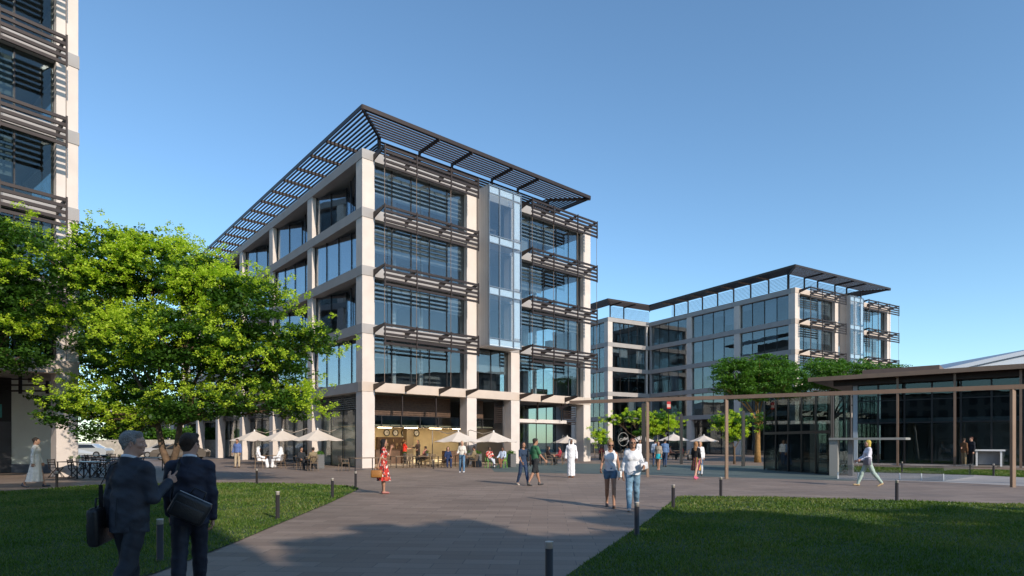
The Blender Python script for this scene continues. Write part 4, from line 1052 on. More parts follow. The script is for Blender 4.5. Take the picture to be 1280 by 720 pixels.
# ---- poses: joint dictionaries for a 1.75 m figure, x right, y forward, z up
def pose(fem=False,legL=(0,0),legR=(0,0),armL=(0,8,10),armR=(0,8,10),lean=0,sit=False,dz=0,cross=False,footspread=0):
    """leg=(swing deg forward, knee bend); arm=(swing forward, abduct, elbow bend)"""
    J={}; sw=.145 if fem else .172; hw=.085
    J['pel']=V3(0,0,.95); J['waist']=V3(0,.0,1.10); J['chest']=V3(0,.0,1.30); J['neck']=V3(0,-.01,1.46); J['head']=V3(0,.015,1.635)
    if sit:
        J['pel']=V3(0,0,.55); J['waist']=V3(0,-.04,.70); J['chest']=V3(0,-.06,.90); J['neck']=V3(0,-.05,1.06); J['head']=V3(0,-.02,1.235)
    elif lean:
        for k in ('waist','chest','neck','head'):
            J[k]=J['pel']+rotv(J[k]-J['pel'],(1,0,0),-R(lean))
    for s,leg,arm,t in ((-1,legL,armL,'L'),(1,legR,armR,'R')):
        hip=J['pel']+V3(s*hw,0,-.03); th=.43; sh=.42
        if sit:
            kn=hip+V3(s*.03,.42,.0); an=kn+V3(0,.06+.2*math.sin(R(leg[1])),-.43)
        else:
            kn=hip+th*V3(s*math.sin(R(footspread)),math.sin(R(leg[0])),-math.cos(R(leg[0])))
            a=leg[0]-leg[1]; an=kn+sh*V3(s*math.sin(R(footspread))*.6,math.sin(R(a)),-math.cos(R(a)))
        J['hip'+t],J['kn'+t],J['an'+t]=hip,kn,an
        J['foot'+t]=(leg[0]-leg[1]) if not sit else 0
        shd=J['neck']+V3(s*sw,0,-.068)
        ab=R(arm[1]); swg=R(arm[0])
        d=V3(s*math.sin(ab),math.sin(swg)*math.cos(ab),-math.cos(swg)*math.cos(ab)); el=shd+d*.285
        if isinstance(arm[2],tuple): wr=el+unit(arm[2])*.25
        else:
            g=swg+R(arm[2]); wr=el+.25*V3(s*math.sin(ab)*.5-s*.03,math.sin(g),-math.cos(g))
        J['sh'+t],J['el'+t],J['wr'+t]=shd,el,wr
    if cross and sit: J['anR']=J['anR']+V3(-.2,.12,.2); J['knR']=J['knR']+V3(-.08,0,.07)
    J['fem']=fem; J['sit']=sit
    if not sit:   # feet on the floor
        low=min(J['anL'][2],J['anR'][2])-.09
        for k in J:
            if isinstance(J[k],np.ndarray): J[k]=J[k]-V3(0,0,low)
    return J

def torso(S_,J,e=0,hem=None,bust=True):
    f=J['fem']; sx=unit(J['shR']-J['shL'])
    pw,ww,cw=((.155,.115,.140) if f else (.146,.130,.164)); dd=(.105,.085,.098) if f else (.103,.100,.112)
    S_.econe(J['pel'],J['waist'],(pw+e,dd[0]+e),(ww+e,dd[1]+e),sx,.05)
    S_.econe(J['waist'],J['chest'],(ww+e,dd[1]+e),(cw+e,dd[2]+e),sx,.05)
    S_.econe(J['chest'],J['neck']+V3(0,0,-.05),(cw+e,dd[2]+e),(.10+e,.075+e),sx,.05)
    S_.cone(J['shL']+V3(.016,0,.008),J['neck']+V3(0,0,-.035),.044+e,.055+e,.05).cone(J['shR']+V3(-.016,0,.008),J['neck']+V3(0,0,-.035),.044+e,.055+e,.05)
    if f and bust:
        for s in (-1,1): S_.ell(J['chest']+V3(s*.064,.062,-.025),(.052+e,.05+e,.054+e),None,.04)
def limbs(S_,J,arms=True,legs=True,e=0,alen=1,llen=1):
    if arms:
        for t in 'LR':
            a,b,c=J['sh'+t],J['el'+t],J['wr'+t]
            th=.9 if J['fem'] else 1
            u=min(1,alen*2)
            S_.cone(a,a+(b-a)*u,.047*th+e,(.040+(1-u)*.006)*th+e,.035)
            if alen>.5: u=(alen-.5)*2; S_.cone(b,b+(c-b)*u,.040*th+e,(.040-.012*u)*th+e,.02)
    if legs:
        for t in 'LR':
            a,b,c=J['hip'+t],J['kn'+t],J['an'+t]
            u=min(1,llen*2)
            S_.cone(a+V3(0,0,-.02),a+(b-a)*u,.083+e,(.056+(1-u)*.025)+e,.04)
            if llen>.5:
                u=(llen-.5)*2; S_.cone(b,b+(c-b)*u,.054+e,.054-.016*u+e,.03)
                if u>.6: S_.cone(b+(c-b)*.15+V3(0,-.015,0),b+(c-b)*.5+V3(0,-.008,0),.05+e,.045+e,.03)

def hand_prims(wr,fd,pn,sd_,curl=25,point=False,sc=1.0):
    """wr wrist, fd finger direction, pn palm normal, sd_ thumb side"""
    H=Sdf(); fd=unit(fd); pn=unit(pn-fd*(pn@fd)) if isinstance(pn,np.ndarray) else unit(np.array(pn,float)-fd*(np.array(pn,float)@fd)); s=np.cross(fd,pn)*sd_
    H.cone(wr-fd*.05,wr,.026*sc,.024*sc,.02)
    H.econe(wr+fd*.012*sc,wr+fd*.078*sc,(.030*sc,.014*sc),(.040*sc,.013*sc),s,.02)
    Ls=[.072,.080,.075,.058]
    for i in range(4):
        r=wr+(fd*(.085-.004*abs(i-1.3))+s*(.031-.0205*i))*sc; p=r-fd*.02*sc; d=unit(fd+s*(.06-.05*i)); cu=R(curl+4*i)
        if point and i==0: cu=R(6)
        elif point: cu=R(62)
        seg=[.45,.31,.24]; rad=[.0092,.0085,.0075,.0065]; q=r
        H.cone(p,q,.010*sc,.0095*sc,.008)
        for j in range(3):
            d=unit(d*math.cos(cu)+pn*math.sin(cu)); d=d if True else d
            nq=q+d*Ls[i]*seg[j]*sc; H.cone(q,nq,rad[j]*sc,rad[j+1]*sc,.004); q=nq
            # rotate palm normal with the curl is approximated by repeated blend
    t0=wr+(fd*.02+s*.026)*sc; t1=t0+unit(fd*.6+s*.65+pn*.25)*.042*sc; t2=t1+unit(fd*.85+s*.25+pn*.35)*.032*sc; t3=t2+unit(fd*.9+pn*.45)*.024*sc
    H.cone(t0,t1,.016*sc,.012*sc,.012).cone(t1,t2,.011*sc,.0095*sc,.006).cone(t2,t3,.0095*sc,.0075*sc,.006)
    return H

def headR(yaw,pitch,roll=0):
    return np.array(Matrix.Rotation(R(yaw),3,'Z')@Matrix.Rotation(R(pitch),3,'X')@Matrix.Rotation(R(roll),3,'Y'))
def head_prims(J,HR,fem,fine):
    c=J['head']; H=Sdf(); w=lambda x,y,z: c+HR@V3(x,y,z)
    H.ell(w(0,-.018,.032),(.074,.094,.083),HR,.03)
    H.ell(w(0,.022,-.025),(.060,.068,.088),HR,.035)
    H.econe(w(0,.005,-.065),w(0,.052,-.094),(.052,.035),(.026,.022),HR@V3(1,0,0),.035)
    H.econe(w(-.034,.070,.026),w(.034,.070,.026),(.014,.014),(.014,.014),HR@V3(0,1,0),.02)
    for s in (-1,1):
        H.ell(w(s*.031,.092,.004),(.015,.014,.010),HR,.014,sub=True)
        H.ell(w(s*.031,.0765,.004),(.0125,.0125,.0115),HR,.004)
        H.ell(w(s*.042,.058,-.024),(.02,.02,.016),HR,.02)
        H.ell(w(s*.077,-.008,-.012),(.008,.019,.030),HR@headR(s*-18,0),.008)
        H.ell(w(s*.081,-.004,-.010),(.005,.009,.016),HR,.004,sub=True)
    H.cone(w(0,.086,.012),w(0,.103,-.026),.008,.0115,.012)
    H.ell(w(-.012,.094,-.031),(.008,.009,.007),HR,.008).ell(w(.012,.094,-.031),(.008,.009,.007),HR,.008)
    H.econe(w(-.018,.083,-.052),w(.018,.083,-.052),(.008,.006),(.008,.006),HR@V3(0,1,0),.008)
    H.econe(w(-.016,.082,-.063),w(.016,.082,-.063),(.008,.006),(.008,.006),HR@V3(0,1,0),.008)
    H.ell(w(0,.080,-.090),(.018,.014,.014),HR,.015)
    r=.049 if fem else .058
    H.econe(w(0,-.022,-.05),J['neck']+V3(0,-.01,-.03),(r,r),(r*1.08,r*1.1),(1,0,0),.03)
    H.econe(J['neck']+V3(0,0,-.02),J['neck']+V3(0,0,-.07),(r*1.1,r),(.10,.07),(1,0,0),.04)
    return H,w

SKIN={'light':(.48,.27,.19),'tan':(.36,.19,.12),'brown':(.16,.08,.05),'olive':(.32,.18,.115)}
def fabric(name,col,var=.08): return mat(name,col,.9,var=var,vscale=9,bump=.35,bscale=26,spec=.25)
def mk(name,Sd,h,m,par,wr=0.0,seed=0):
    V,Q=Sd.mesh(h)
    if wr:
        ph=seed*1.7
        N=np.sin(V[:,2]*34+np.sin(V[:,0]*19+ph)*2.2+V[:,1]*14)*np.sin(V[:,0]*17-V[:,2]*11+ph)*wr
        N+=np.sin(V[:,2]*70+V[:,0]*33+ph)*np.sin(V[:,1]*41+V[:,2]*19)*wr*.4
        # push along approximate normal
        me_n=np.zeros_like(V); a,b,c_=V[Q[:,0]],V[Q[:,1]],V[Q[:,2]]; fn=np.cross(b-a,c_-a)
        for j in range(4): np.add.at(me_n,Q[:,j],fn)
        me_n/=np.linalg.norm(me_n,axis=1)[:,None]+1e-9; V=V+me_n*N[:,None]
    return npmesh(name,V,Q,m,par,True)

def person(loc,heading,label,J,height=1.75,skin='light',hair='short',hairc=(.03,.02,.015),top=None,bottom=None,shoes=(.03,.03,.03),
           yaw=0,pitch=0,h=.012,glasses=False,grp=None,handL={},handR={},extra=None,barefoot=False,hz=None):
    """heading: degrees, direction faced, 0 = +Y (away from the viewer), positive = counter clockwise"""
    fem=J['fem']; t=empty('person',loc,R(heading),label,'person',grp); sc=height/1.75; t.scale=(sc,)*3
    key='%.2f_%.2f_%.2f'
    sm=mat('skin_'+skin,SKIN[skin],.55,var=.06,vscale=14,bump=.12,bscale=60,spec=.4)
    HR=headR(yaw,pitch)
    B=Sdf(); torso(B,J,-.006); limbs(B,J,e=-.003)
    for s_ in 'LR':
        an=J['an'+s_]; a=R(J['foot'+s_]); fdir=V3(0,math.cos(a*.55),min(0,math.sin(a)*.9) if a<0 else math.sin(a)*.3); fdir=unit(fdir)
        J['fd'+s_]=fdir
        B.econe(an+V3(0,-.015,-.03),an+fdir*.13+V3(0,0,-.055),(.034,.034),(.036,.02),(1,0,0),.03)
    hr,w=head_prims(J,HR,fem,True)
    parts=[B.mesh(h),hr.mesh(min(h*.6,.007 if h<.02 else .012))]
    for s_,hd in (('L',handL),('R',handR)):
        fd=hd.get('fd',unit(J['wr'+s_]-J['el'+s_])); sgn=1 if s_=='R' else -1
        pn=np.array(hd.get('pn',(-sgn,0.01,0)),float)
        # thumb on the forward/inner side
        sidev=np.cross(unit(fd),unit(pn-unit(fd)*(pn@unit(fd)))); th=hd.get('thumb',(0,1,.3)); sg=1 if sidev@np.array(th,float)>0 else -1
        parts.append(hand_prims(J['wr'+s_]+unit(fd)*.012,fd,pn,sg,hd.get('curl',24),hd.get('point',False)).mesh(.004 if h<.01 else (.006 if h<.02 else .008)))
    body=npmesh('body',*merge(parts),sm,t)
    # eyes
    if h<.016:
        for s in (-1,1):
            e=MB(); p=w(s*.031,.0805,.004); bm=bpy.data.meshes.new('eye')
            E=Sdf().ell(p,(.0105,.0085,.006),HR); npmesh('eye',*E.mesh(.003),mat('eye_dark',(.04,.03,.025),.2),t)
    # brows and hair
    hm=mat('hair_%.2f_%.2f'%(hairc[0],hairc[1]),hairc,.6,var=.25,vscale=30,bump=.9,bscale=90,spec=.35)
    if hair:
        Hh=Sdf()
        if hair=='ghutra':
            gm=fabric('white_headscarf',(.78,.77,.75))
            Hh.ell(w(0,-.025,.035),(.092,.112,.098),HR).econe(w(0,-.05,0),J['neck']+V3(0,-.08,-.16),(.10,.09),(.16,.06),(1,0,0),.04)
            for s in (-1,1): Hh.econe(w(s*.075,-.01,-.02),J['neck']+V3(s*.11,.03,-.16),(.03,.05),(.03,.06),(1,0,0),.03)
            Hh.ell(w(0,.12,-.05),(.055,.09,.11),HR,.02,sub=True)
            o=mk('headscarf',Hh,min(h,.014),gm,t,.004)
            rg=MB(); rg.tube([tuple(w(.09*math.cos(a),-.022+.108*math.sin(a),.07)) for a in np.linspace(0,2*math.pi,25)],.010,8); rg.build('head_cord',darkm,t,True)
        else:
            Hh.ell(w(0,-.027,.040),(.081,.099,.088),HR,.02)
            if hair in('short','crop'):
                Hh.econe(w(0,-.055,.0),w(0,-.07,-.05),(.068,.04),(.052,.03),HR@V3(1,0,0),.03)
                Hh.econe(w(-.045,.042,.083),w(.04,.046,.088),(.022,.022),(.024,.024),HR@V3(0,1,0),.03)
                for s in (-1,1): Hh.econe(w(s*.068,.012,.02),w(s*.072,.018,-.012),(.012,.02),(.007,.012),HR@V3(1,0,0),.012)
            if hair=='long': Hh.econe(w(0,-.05,.02),J['neck']+V3(0,-.075,-.14),(.085,.05),(.085,.035),(1,0,0),.04); [Hh.cone(w(s*.07,-.01,.03),w(s*.075,-.02,-.10),.022,.03,.03) for s in (-1,1)]
            if hair=='bob': Hh.econe(w(0,-.035,.02),w(0,-.04,-.085),(.09,.075),(.088,.07),HR@V3(1,0,0),.03)
            if hair=='bun': Hh.ell(w(0,-.05,.13),(.042,.042,.038),HR,.01)
            if hair=='tail': Hh.cone(w(0,-.11,.05),w(.03,-.13,-.10),.028,.035,.03)
            # keep the face free
            Hh.ell(w(0,.105,-.045),(.068,.072,.105),HR,.015,sub=True)
            for s in (-1,1): Hh.ell(w(s*.085,.0,-.03),(.02,.026,.036),HR,.006,sub=True) if hair in('short','crop','bun','tail') else None
            o=mk('hair',Hh,min(h*.6,.008 if h<.02 else .012),hm,t,.0038,3)
            if h<.012:
                for s in (-1,1):
                    E=Sdf().econe(w(s*.018,.089,.026),w(s*.047,.078,.029),(.004,.003),(.003,.002),HR@V3(0,1,0)); npmesh('eyebrow',*E.mesh(.0025),hm,t)
    if glasses:
        g=Sdf(); 
        for s in (-1,1): g.ell(w(s*.033,.092,.004),(.030,.010,.020),HR,.005)
        g.cone(w(-.075,.02,.01),w(-.06,.085,.01),.004,.004,.002).cone(w(.075,.02,.01),w(.06,.085,.01),.004,.004,.002)
        npmesh('sunglasses',*g.mesh(.006),mat('sunglass_black',(.01,.01,.01),.15),t)
    # shoes
    if shoes is not None:
        shm=mat('shoe_%.2f_%.2f_%.2f'%shoes,shoes,.5)
        for s_ in 'LR':
            an=J['an'+s_]; fd=J['fd'+s_]; Sh=Sdf()
            Sh.econe(an+V3(0,-.03,-.045),an+fd*.15+V3(0,0,-.06),(.042,.042),(.045,.028),(1,0,0),.03)
            if not barefoot: Sh.cone(an+V3(0,-.01,-.04),an+V3(0,-.01,.01),.042,.04,.02)
            mk('shoe',Sh,min(h,.012),shm,t)
    # bottoms
    if bottom:
        kind,m,*arg=bottom
        if kind in('trousers','shorts'):
            C=Sdf(); sx=unit(J['shR']-J['shL']); e=arg[1] if len(arg)>1 else .016
            C.econe(J['pel']+V3(0,0,.0),J['waist']+V3(0,0,-.03),((.155 if fem else .15)+e*.6,.105+e*.6),(.13+e*.6,.095+e*.6),sx,.05)
            limbs(C,J,arms=False,e=e*.75,llen=arg[0] if arg else 1)
            C.cut(J['waist']+V3(0,0,.0),(0,0,1))
            mk(kind,C,h,m,t,.0035,2)
        elif kind=='skirt':
            z1,z0,r0,amp=arg; C=Sdf(); top_=J['waist']+V3(0,0,-.03)
            bt=V3((J['knL'][0]+J['knR'][0])/2,(J['knL'][1]+J['knR'][1])/2,0)
            zb=J['waist'][2]-z0; b_=V3(bt[0],bt[1]*.8,zb); C.econe(top_,b_,(.14,.105),(r0,r0*.8),(1,0,0),.03,pleat=12 if amp else 0,amp=amp)
            C.cut(b_,(0,0,-1)); C.cut(J['waist']+V3(0,0,.0),(0,0,1)); mk('skirt',C,h,m,t,.003)
    if top:
        kind,m,*arg=top
        C=Sdf()
        if kind=='robe':
            torso(C,J,.018,bust=False); limbs(C,J,legs=False,e=.014,alen=.98)
            for s_ in 'LR': C.econe(J['el'+s_],J['wr'+s_]+unit(J['wr'+s_]-J['el'+s_])*-.01,(.045,.045),(.055,.05),(1,0,0),.03)
            if J['sit']:
                for s_ in 'LR': C.cone(J['hip'+s_],J['kn'+s_],.12,.095,.08).cone(J['kn'+s_],J['an'+s_]+V3(0,0,.04),.095,.10,.06)
            else:
                zb=arg[0] if arg else .07; fx=arg[1] if len(arg)>1 else .21
                mid=(J['anL']+J['anR'])/2; b_=V3(mid[0],mid[1],zb); C.econe(J['pel']+V3(0,0,.05),b_,(.165,.125),(fx,fx*.78),(1,0,0),.06,pleat=7,amp=.07)
                C.cut(b_,(0,0,-1))
            C.ell(J['neck']+V3(0,.02,.06),(.055,.06,.05),None,.01,sub=True)
            mk('robe',C,h,m,t,.005,1)
        else:
            sl,hem=arg[0],arg[1]; e=arg[2] if len(arg)>2 else .012
            torso(C,J,e); 
            if hem<J['pel'][2]-.02 and not J['sit']:
                C.econe(J['waist'],V3(J['pel'][0],J['pel'][1]-.0,hem-.04),(.14+e,.105+e),((.165 if fem else .172)+e,.125+e),(1,0,0),.05)
            if sl>0: limbs(C,J,legs=False,e=min(e,.019),alen=sl)
            if kind=='tank':
                for s_ in (-1,1): C.ell(J['neck']+V3(s_*.20,0,-.02),(.085,.12,.075),None,.01,sub=True)
            C.cut(V3(0,0,hem),(0,0,-1))
            C.ell(J['neck']+V3(0,.035,.03),(.066,.07,.065 if kind!='tank' else .10),None,.01,sub=True)
            mk({'shirt':'shirt','tank':'tank_top','jacket':'jacket'}[kind],C,h,m,t,.0045 if kind=='jacket' else .003,4)
    if extra: extra(t,J,w)
    return t

def bag_box(t,c,size,m,rot=(0,0,0),name='bag'):
    pass

# top level bag resting on a person, world placed through the person's frame
def carried_bag(t,J,c,size,col,label,rot=(0,0,0),strap=None,cat='bag',name='shoulder_bag'):
    bpy.context.view_layer.update()
    M=Matrix.Translation(t.location)@Matrix.Rotation(t.rotation_euler[2],4,'Z')@Matrix.Scale(t.scale[0],4)
    cw=M@Vector(c); b=empty(name,cw,t.rotation_euler[2],label,cat); b.rotation_euler=(R(rot[0]),R(rot[1]),t.rotation_euler[2]+R(rot[2])); b.scale=t.scale
    lm=mat('bag_%.2f_%.2f_%.2f'%col,col,.38,var=.1,vscale=20,bump=.3,bscale=70)
    sx,sy,sz=size
    MB().box(-sx/2,sx/2,-sy/2,sy/2,-sz/2,sz/2).build('body',lm,b,True,bevel=min(sx,sy,sz)*.3)
    MB().box(-sx*.42,sx*.42,-sy/2-.012,-sy/2+.01,-sz*.42,sz*.12).build('pocket',lm,b,True,bevel=.01)
    MB().tube([(-sx*.46,-sy*.1,sz*.5+.004),(sx*.46,-sy*.1,sz*.5+.004)],.006,6).build('zip',mat('zip_metal',(.3,.3,.3),.3,.8),b)
    MB().tube([(-sx*.2,0,sz*.48),(-sx*.16,0,sz*.48+.09),(sx*.16,0,sz*.48+.09),(sx*.2,0,sz*.48)],.009,8).build('handle',lm,b,True)
    if strap:
        Mi=(Matrix.Translation(cw)@b.rotation_euler.to_matrix().to_4x4()@Matrix.Scale(t.scale[0],4)).inverted()
        pts=[tuple(Mi@(M@Vector(p))) for p in strap]
        s=MB()
        for p,q in zip(pts[:-1],pts[1:]): s.bar(p,q,.035,.006)
        s.build('strap',lm,b)
    return b

def suit(n,c): return mat(n,c,.62,var=.12,vscale=5,bump=.9,bscale=8,spec=.3)
suitA=suit('suit_slate',(.034,.038,.050)); suitB=suit('suit_navy',(.021,.024,.042)); trA=suit('trousers_slate',(.024,.026,.034)); trB=suit('trousers_navy',(.018,.021,.034))
whiteF=fabric('white_cotton',(.72,.72,.74)); denim=fabric('blue_denim',(.10,.19,.30),.3); denimD=fabric('dark_denim',(.035,.06,.12),.2)

# ---- the two men in suits
def suit_extra(collar_y):
    def f(t,J,w):
        C=Sdf(); n=J['neck']
        C.econe(n+V3(0,-.012,-.035),n+V3(0,-.016,.05),(.080,.080),(.066,.068),(1,0,0)); C.ell(n+V3(0,.03,.085),(.056,.085,.06),None,.01,sub=True); C.cut(n+V3(0,0,.046),(0,.35,1))
        mk('shirt_collar',C,.006,whiteF,t)
        m=t.children[0]
    return f
def jacket_collar(m):
    def f(t,J,w):
        n=J['neck']
        suit_extra(0)(t,J,w)
        C=Sdf(); C.econe(n+V3(0,-.016,-.05),n+V3(0,-.018,.03),(.098,.090),(.080,.082),(1,0,0)); C.ell(n+V3(0,.05,.05),(.05,.085,.09),None,.01,sub=True); C.cut(n+V3(0,0,.022),(0,.3,1))
        mk('jacket_collar',C,.006,m,t)
        v=MB(); v.tube([(.0,-.117-.02,1.13),(0,-.150,1.0),(0,-.152,.87)],.0035,6); v.build('back_vent',mat('seam_black',(.01,.011,.015),.9),t)
        # cuffs
        for s_ in 'LR':
            d=unit(J['wr'+s_]-J['el'+s_]); q=J['wr'+s_]+d*.006; c=Sdf(); c.cone(q-d*.03,q,.0375,.0365); c.cut(q,d); mk('shirt_cuff',c,.006,whiteF,t)
    return f
JA=pose(legL=(12,4),legR=(-14,18),armL=(-6,6,10),armR=(6,10,(-.10,.84,.50)),lean=3)
mA=person((-3.53,5.5,0),-12,'grey haired man in a slate suit, back to us, pointing with his right hand',JA,1.70,'light','short',(.26,.24,.22),
   ('jacket',suitA,1.0,.80,.018),('trousers',trA,1.0,.022),(.015,.015,.015),yaw=-58,pitch=-2,h=.008,handR={'point':True,'curl':40,'fd':(.05,.85,.5),'pn':(-.9,.1,0),'thumb':(0,0,1)},extra=jacket_collar(suitA))
JB=pose(legL=(-10,12),legR=(10,3),armL=(8,6,22),armR=(-2,7,10),lean=2)
mB=person((-3.27,6.05,0),22,'brown haired man in a navy suit seen from behind with a bag across his back',JB,1.685,'light','short',(.045,.025,.015),
   ('jacket',suitB,1.0,.80,.018),('trousers',trB,1.0,.022),(.015,.015,.015),yaw=-30,pitch=2,h=.008,extra=jacket_collar(suitB))
carried_bag(mB,JB,(.02,-.19,.98),(.36,.12,.25),(.018,.018,.02),'black leather messenger bag across the back of the man in the navy suit',rot=(0,28,0),strap=[(-.15,-.17,1.08),(-.13,-.155,1.25),(-.09,-.10,1.44),(-.075,.0,1.50)])
carried_bag(mA,JA,(-.27,-.06,.86),(.30,.10,.36),(.014,.014,.016),'black briefcase bag at the left hip of the grey haired man',rot=(0,6,-70),strap=[(-.24,-.08,1.03),(-.19,-.13,1.25),(-.11,-.09,1.44),(-.08,.0,1.49)])

grp=None
def G2(px,py): p=GP(px,py); return (p.x,p.y,0)
redp=stripes_mat('red_print',[(.52,.035,.025),(.68,.62,.56),(.42,.025,.02),(.50,.08,.04),(.05,.03,.03),(.48,.03,.02)],26,noise=1)
# woman in red dress, holding phone to her face, bag in left hand
J1=pose(fem=True,armR=(-24,12,6),armL=(50,10,(.12,.22,.85)))
p1=person(G2(479.5,617),-70,'black haired woman in a red and white printed dress standing with phone raised',J1,1.68,'tan','long',(.01,.008,.008),('shirt',redp,.35,1.16,.010),('skirt',redp,0,.70,.27,.10),(.35,.12,.1),yaw=0,h=.011,barefoot=True)
carried_bag(p1,J1,(.27,-.26,.66),(.36,.14,.25),(.30,.13,.03),'tan handbag held low by the woman in the red dress',rot=(0,0,70),name='handbag')
t=p1
# blonde woman tank top shorts
J2=pose(fem=True,legL=(16,6),legR=(-8,22),armL=(-4,14,12),armR=(14,16,45))
p2=person(G2(763,634),172,'blonde woman with a bun in white tank top and denim shorts walking towards the viewer',J2,1.66,'tan','bun',(.35,.22,.10),('tank',whiteF,0,.95,.016),('shorts',denim,.15,.016),(.12,.07,.05),yaw=10,pitch=-16,glasses=True,h=.010,barefoot=True)
carried_bag(p2,J2,(-.25,.06,.86),(.20,.06,.16),(.75,.74,.72),'small white shoulder bag at the hip of the blonde woman in shorts',rot=(0,0,60),strap=[(-.2,.09,.93),(.0,.13,1.12),(.10,.10,1.3),(.12,.03,1.46)])
J3=pose(fem=True,legL=(-10,20),legR=(15,4),armL=(8,18,70),armR=(-5,14,14))
p3=person(G2(791,638),168,'woman in a loose white shirt and ripped blue jeans walking beside the blonde one',J3,1.70,'tan','tail',(.10,.035,.02),('shirt',fabric('white_linen',(.74,.75,.78)),.78,.86,.016),('trousers',fabric('ripped_denim',(.16,.27,.37),.45),1.0,.022),(.55,.42,.36),yaw=12,glasses=True,h=.010)
carried_bag(p3,J3,(-.26,.12,1.08),(.26,.07,.17),(.6,.6,.62),'silver clutch under the arm of the woman in the white shirt',rot=(0,10,50),name='clutch_bag')
# couple
J4=pose(fem=True,legL=(18,4),legR=(-14,14),armL=(-8,12,12),armR=(16,12,30))
p4=person(G2(654,606.5),-150,'dark haired woman in navy top walking beside the man in green',J4,1.63,'tan','long',(.015,.012,.012),('shirt',fabric('navy_top',(.03,.05,.09)),.4,.98,.012),('trousers',denimD,1.0,.014),(.6,.5,.4),h=.014)
J5=pose(legL=(18,4),legR=(-16,14),armL=(-12,12,12),armR=(20,14,24))
p5=person(G2(669,607),-62,'man in a green t-shirt and black shorts striding right with the dark haired woman',J5,1.76,'tan','short',(.03,.02,.015),('shirt',fabric('green_jersey',(.05,.16,.08)),.36,.93,.018),('shorts',fabric('black_cotton',(.025,.027,.03)),.47,.03),(.04,.04,.04),h=.013)
J6=pose(armL=(0,12,10),armR=(0,12,10),legL=(4,0),legR=(-3,2))
p6=person(G2(714,597),165,'man in a long white robe and headscarf standing before the right end column',J6,1.76,'brown','ghutra',(.02,.02,.02),('robe',fabric('white_robe',(.76,.76,.78)),.08,.17),None,(.2,.08,.04),yaw=25,pitch=8,h=.014)
whj=fabric('cream_top',(.62,.58,.52))
J7=pose(fem=True,legL=(10,0),legR=(-9,3),armL=(10,14,60),armR=(10,14,60),footspread=4)
p7=person(G2(577.5,590.5),175,'blonde woman in cream top and blue jeans standing before the cafe parasols',J7,1.68,'light','long',(.5,.4,.25),('shirt',whj,.8,.98,.022),('trousers',denim,1.0,.014),(.7,.7,.72),h=.015)
stp=stripes_mat('striped_skirt',[(.02,.02,.02),(.02,.02,.02),(.5,.08,.15),(.02,.02,.02),(.6,.35,.05),(.02,.02,.02)],2.6,'X')
J8=pose(fem=True,legL=(20,6),legR=(-18,12),armL=(5,14,40),armR=(-5,12,20))
p8=person(G2(870,599),-40,'woman in black top and striped long skirt with pink shoes walking past a pergola post',J8,1.66,'light','long',(.35,.18,.08),('shirt',fabric('black_top',(.02,.02,.022)),.9,.98,.014),('skirt',stp,0,.68,.24,.06),(.65,.12,.22),h=.014)
carried_bag(p8,J8,(-.24,-.08,1.0),(.3,.12,.26),(.02,.02,.02),'black shoulder bag of the woman in the striped skirt',rot=(0,0,60))
J9=pose(fem=True,legL=(-22,16),legR=(24,4),armL=(16,10,50),armR=(20,12,35))
p9=person(G2(1085,607.5),78,'woman with short blonde hair in white top and pale green trousers walking past the lobby',J9,1.72,'light','bob',(.55,.42,.08),('shirt',fabric('lilac_white',(.62,.62,.70)),.98,.92,.02),('trousers',fabric('mint_trousers',(.36,.46,.42)),1.0,.02),(.45,.33,.18),yaw=8,h=.012)
carried_bag(p9,J9,(-.25,.12,.93),(.42,.14,.30),(.13,.13,.17),'big grey tote bag carried by the walking blonde woman with short hair',rot=(0,0,5),name='tote_bag')
J10=pose(legL=(18,6),legR=(-16,14),armL=(8,10,10),armR=(-8,10,10))
p10=person(G2(45,609),-65,'dark haired person in a long pale robe walking at the far left',J10,1.78,'olive','crop',(.02,.015,.012),('robe',fabric('pale_robe',(.62,.58,.52)),.2,.31),None,(.02,.025,.04),h=.014)
J11=pose(armL=(2,12,20),armR=(2,12,20),footspread=3)
p11=person(G2(296.5,584.5),178,'man in a blue jacket and beige trousers standing left of the terrace',J11,1.80,'tan','short',(.03,.02,.015),('jacket',fabric('blue_jacket',(.09,.14,.32)),1.0,.92,.02),('trousers',fabric('beige_chino',(.42,.34,.24)),1.0,.018),(.05,.03,.02),h=.017)
# seated guests, each on a chair
def seated(px,py,heading,label,chair,cl,top,bottom,skin='tan',hair='short',hc=(.03,.02,.015),fem=False,height=1.72,cross=False,arm=60,h=.018,grpc=grpC):
    g=GP(px,py); J=pose(fem=fem,sit=True,armL=(20,12,arm),armR=(25,12,arm-15),cross=cross)
    d=Vector((-math.sin(R(heading)),math.cos(R(heading)),0))
    put(chair,g,R(heading),cl,grpc)
    return person((g.x,g.y,0),heading,label,J,height,skin,hair,hc,top,bottom,(.03,.03,.03),h=h)
rb=fabric('white_robe',(.76,.76,.78)); blk=fabric('black_cotton',(.025,.027,.03)); tanf=fabric('olive_tan',(.22,.17,.10)); sky_=fabric('pale_blue_shirt',(.45,.52,.64))
seated(324,585.5,-70,'man in white robe seated facing right under the left parasols',cc,'brown chair of the robed man facing right',('robe',rb),None,'brown','ghutra')
seated(350,585.5,75,'man in white robe seated facing left with the other robed man',cc,'brown chair of the robed man facing left',('robe',rb),None,'brown','ghutra')
seated(377,587.5,-130,'guest in a black suit seated behind the table under the right parasol',cc,'brown chair of the guest in black',('jacket',blk,1.0,.48,.02),('trousers',blk,1.0,.02))
seated(391,588.8,40,'guest in an olive jacket seated with his back turned under the right parasol',cc,'brown chair of the guest in the olive jacket',('jacket',tanf,1.0,.48,.02),('trousers',blk,1.0,.02))
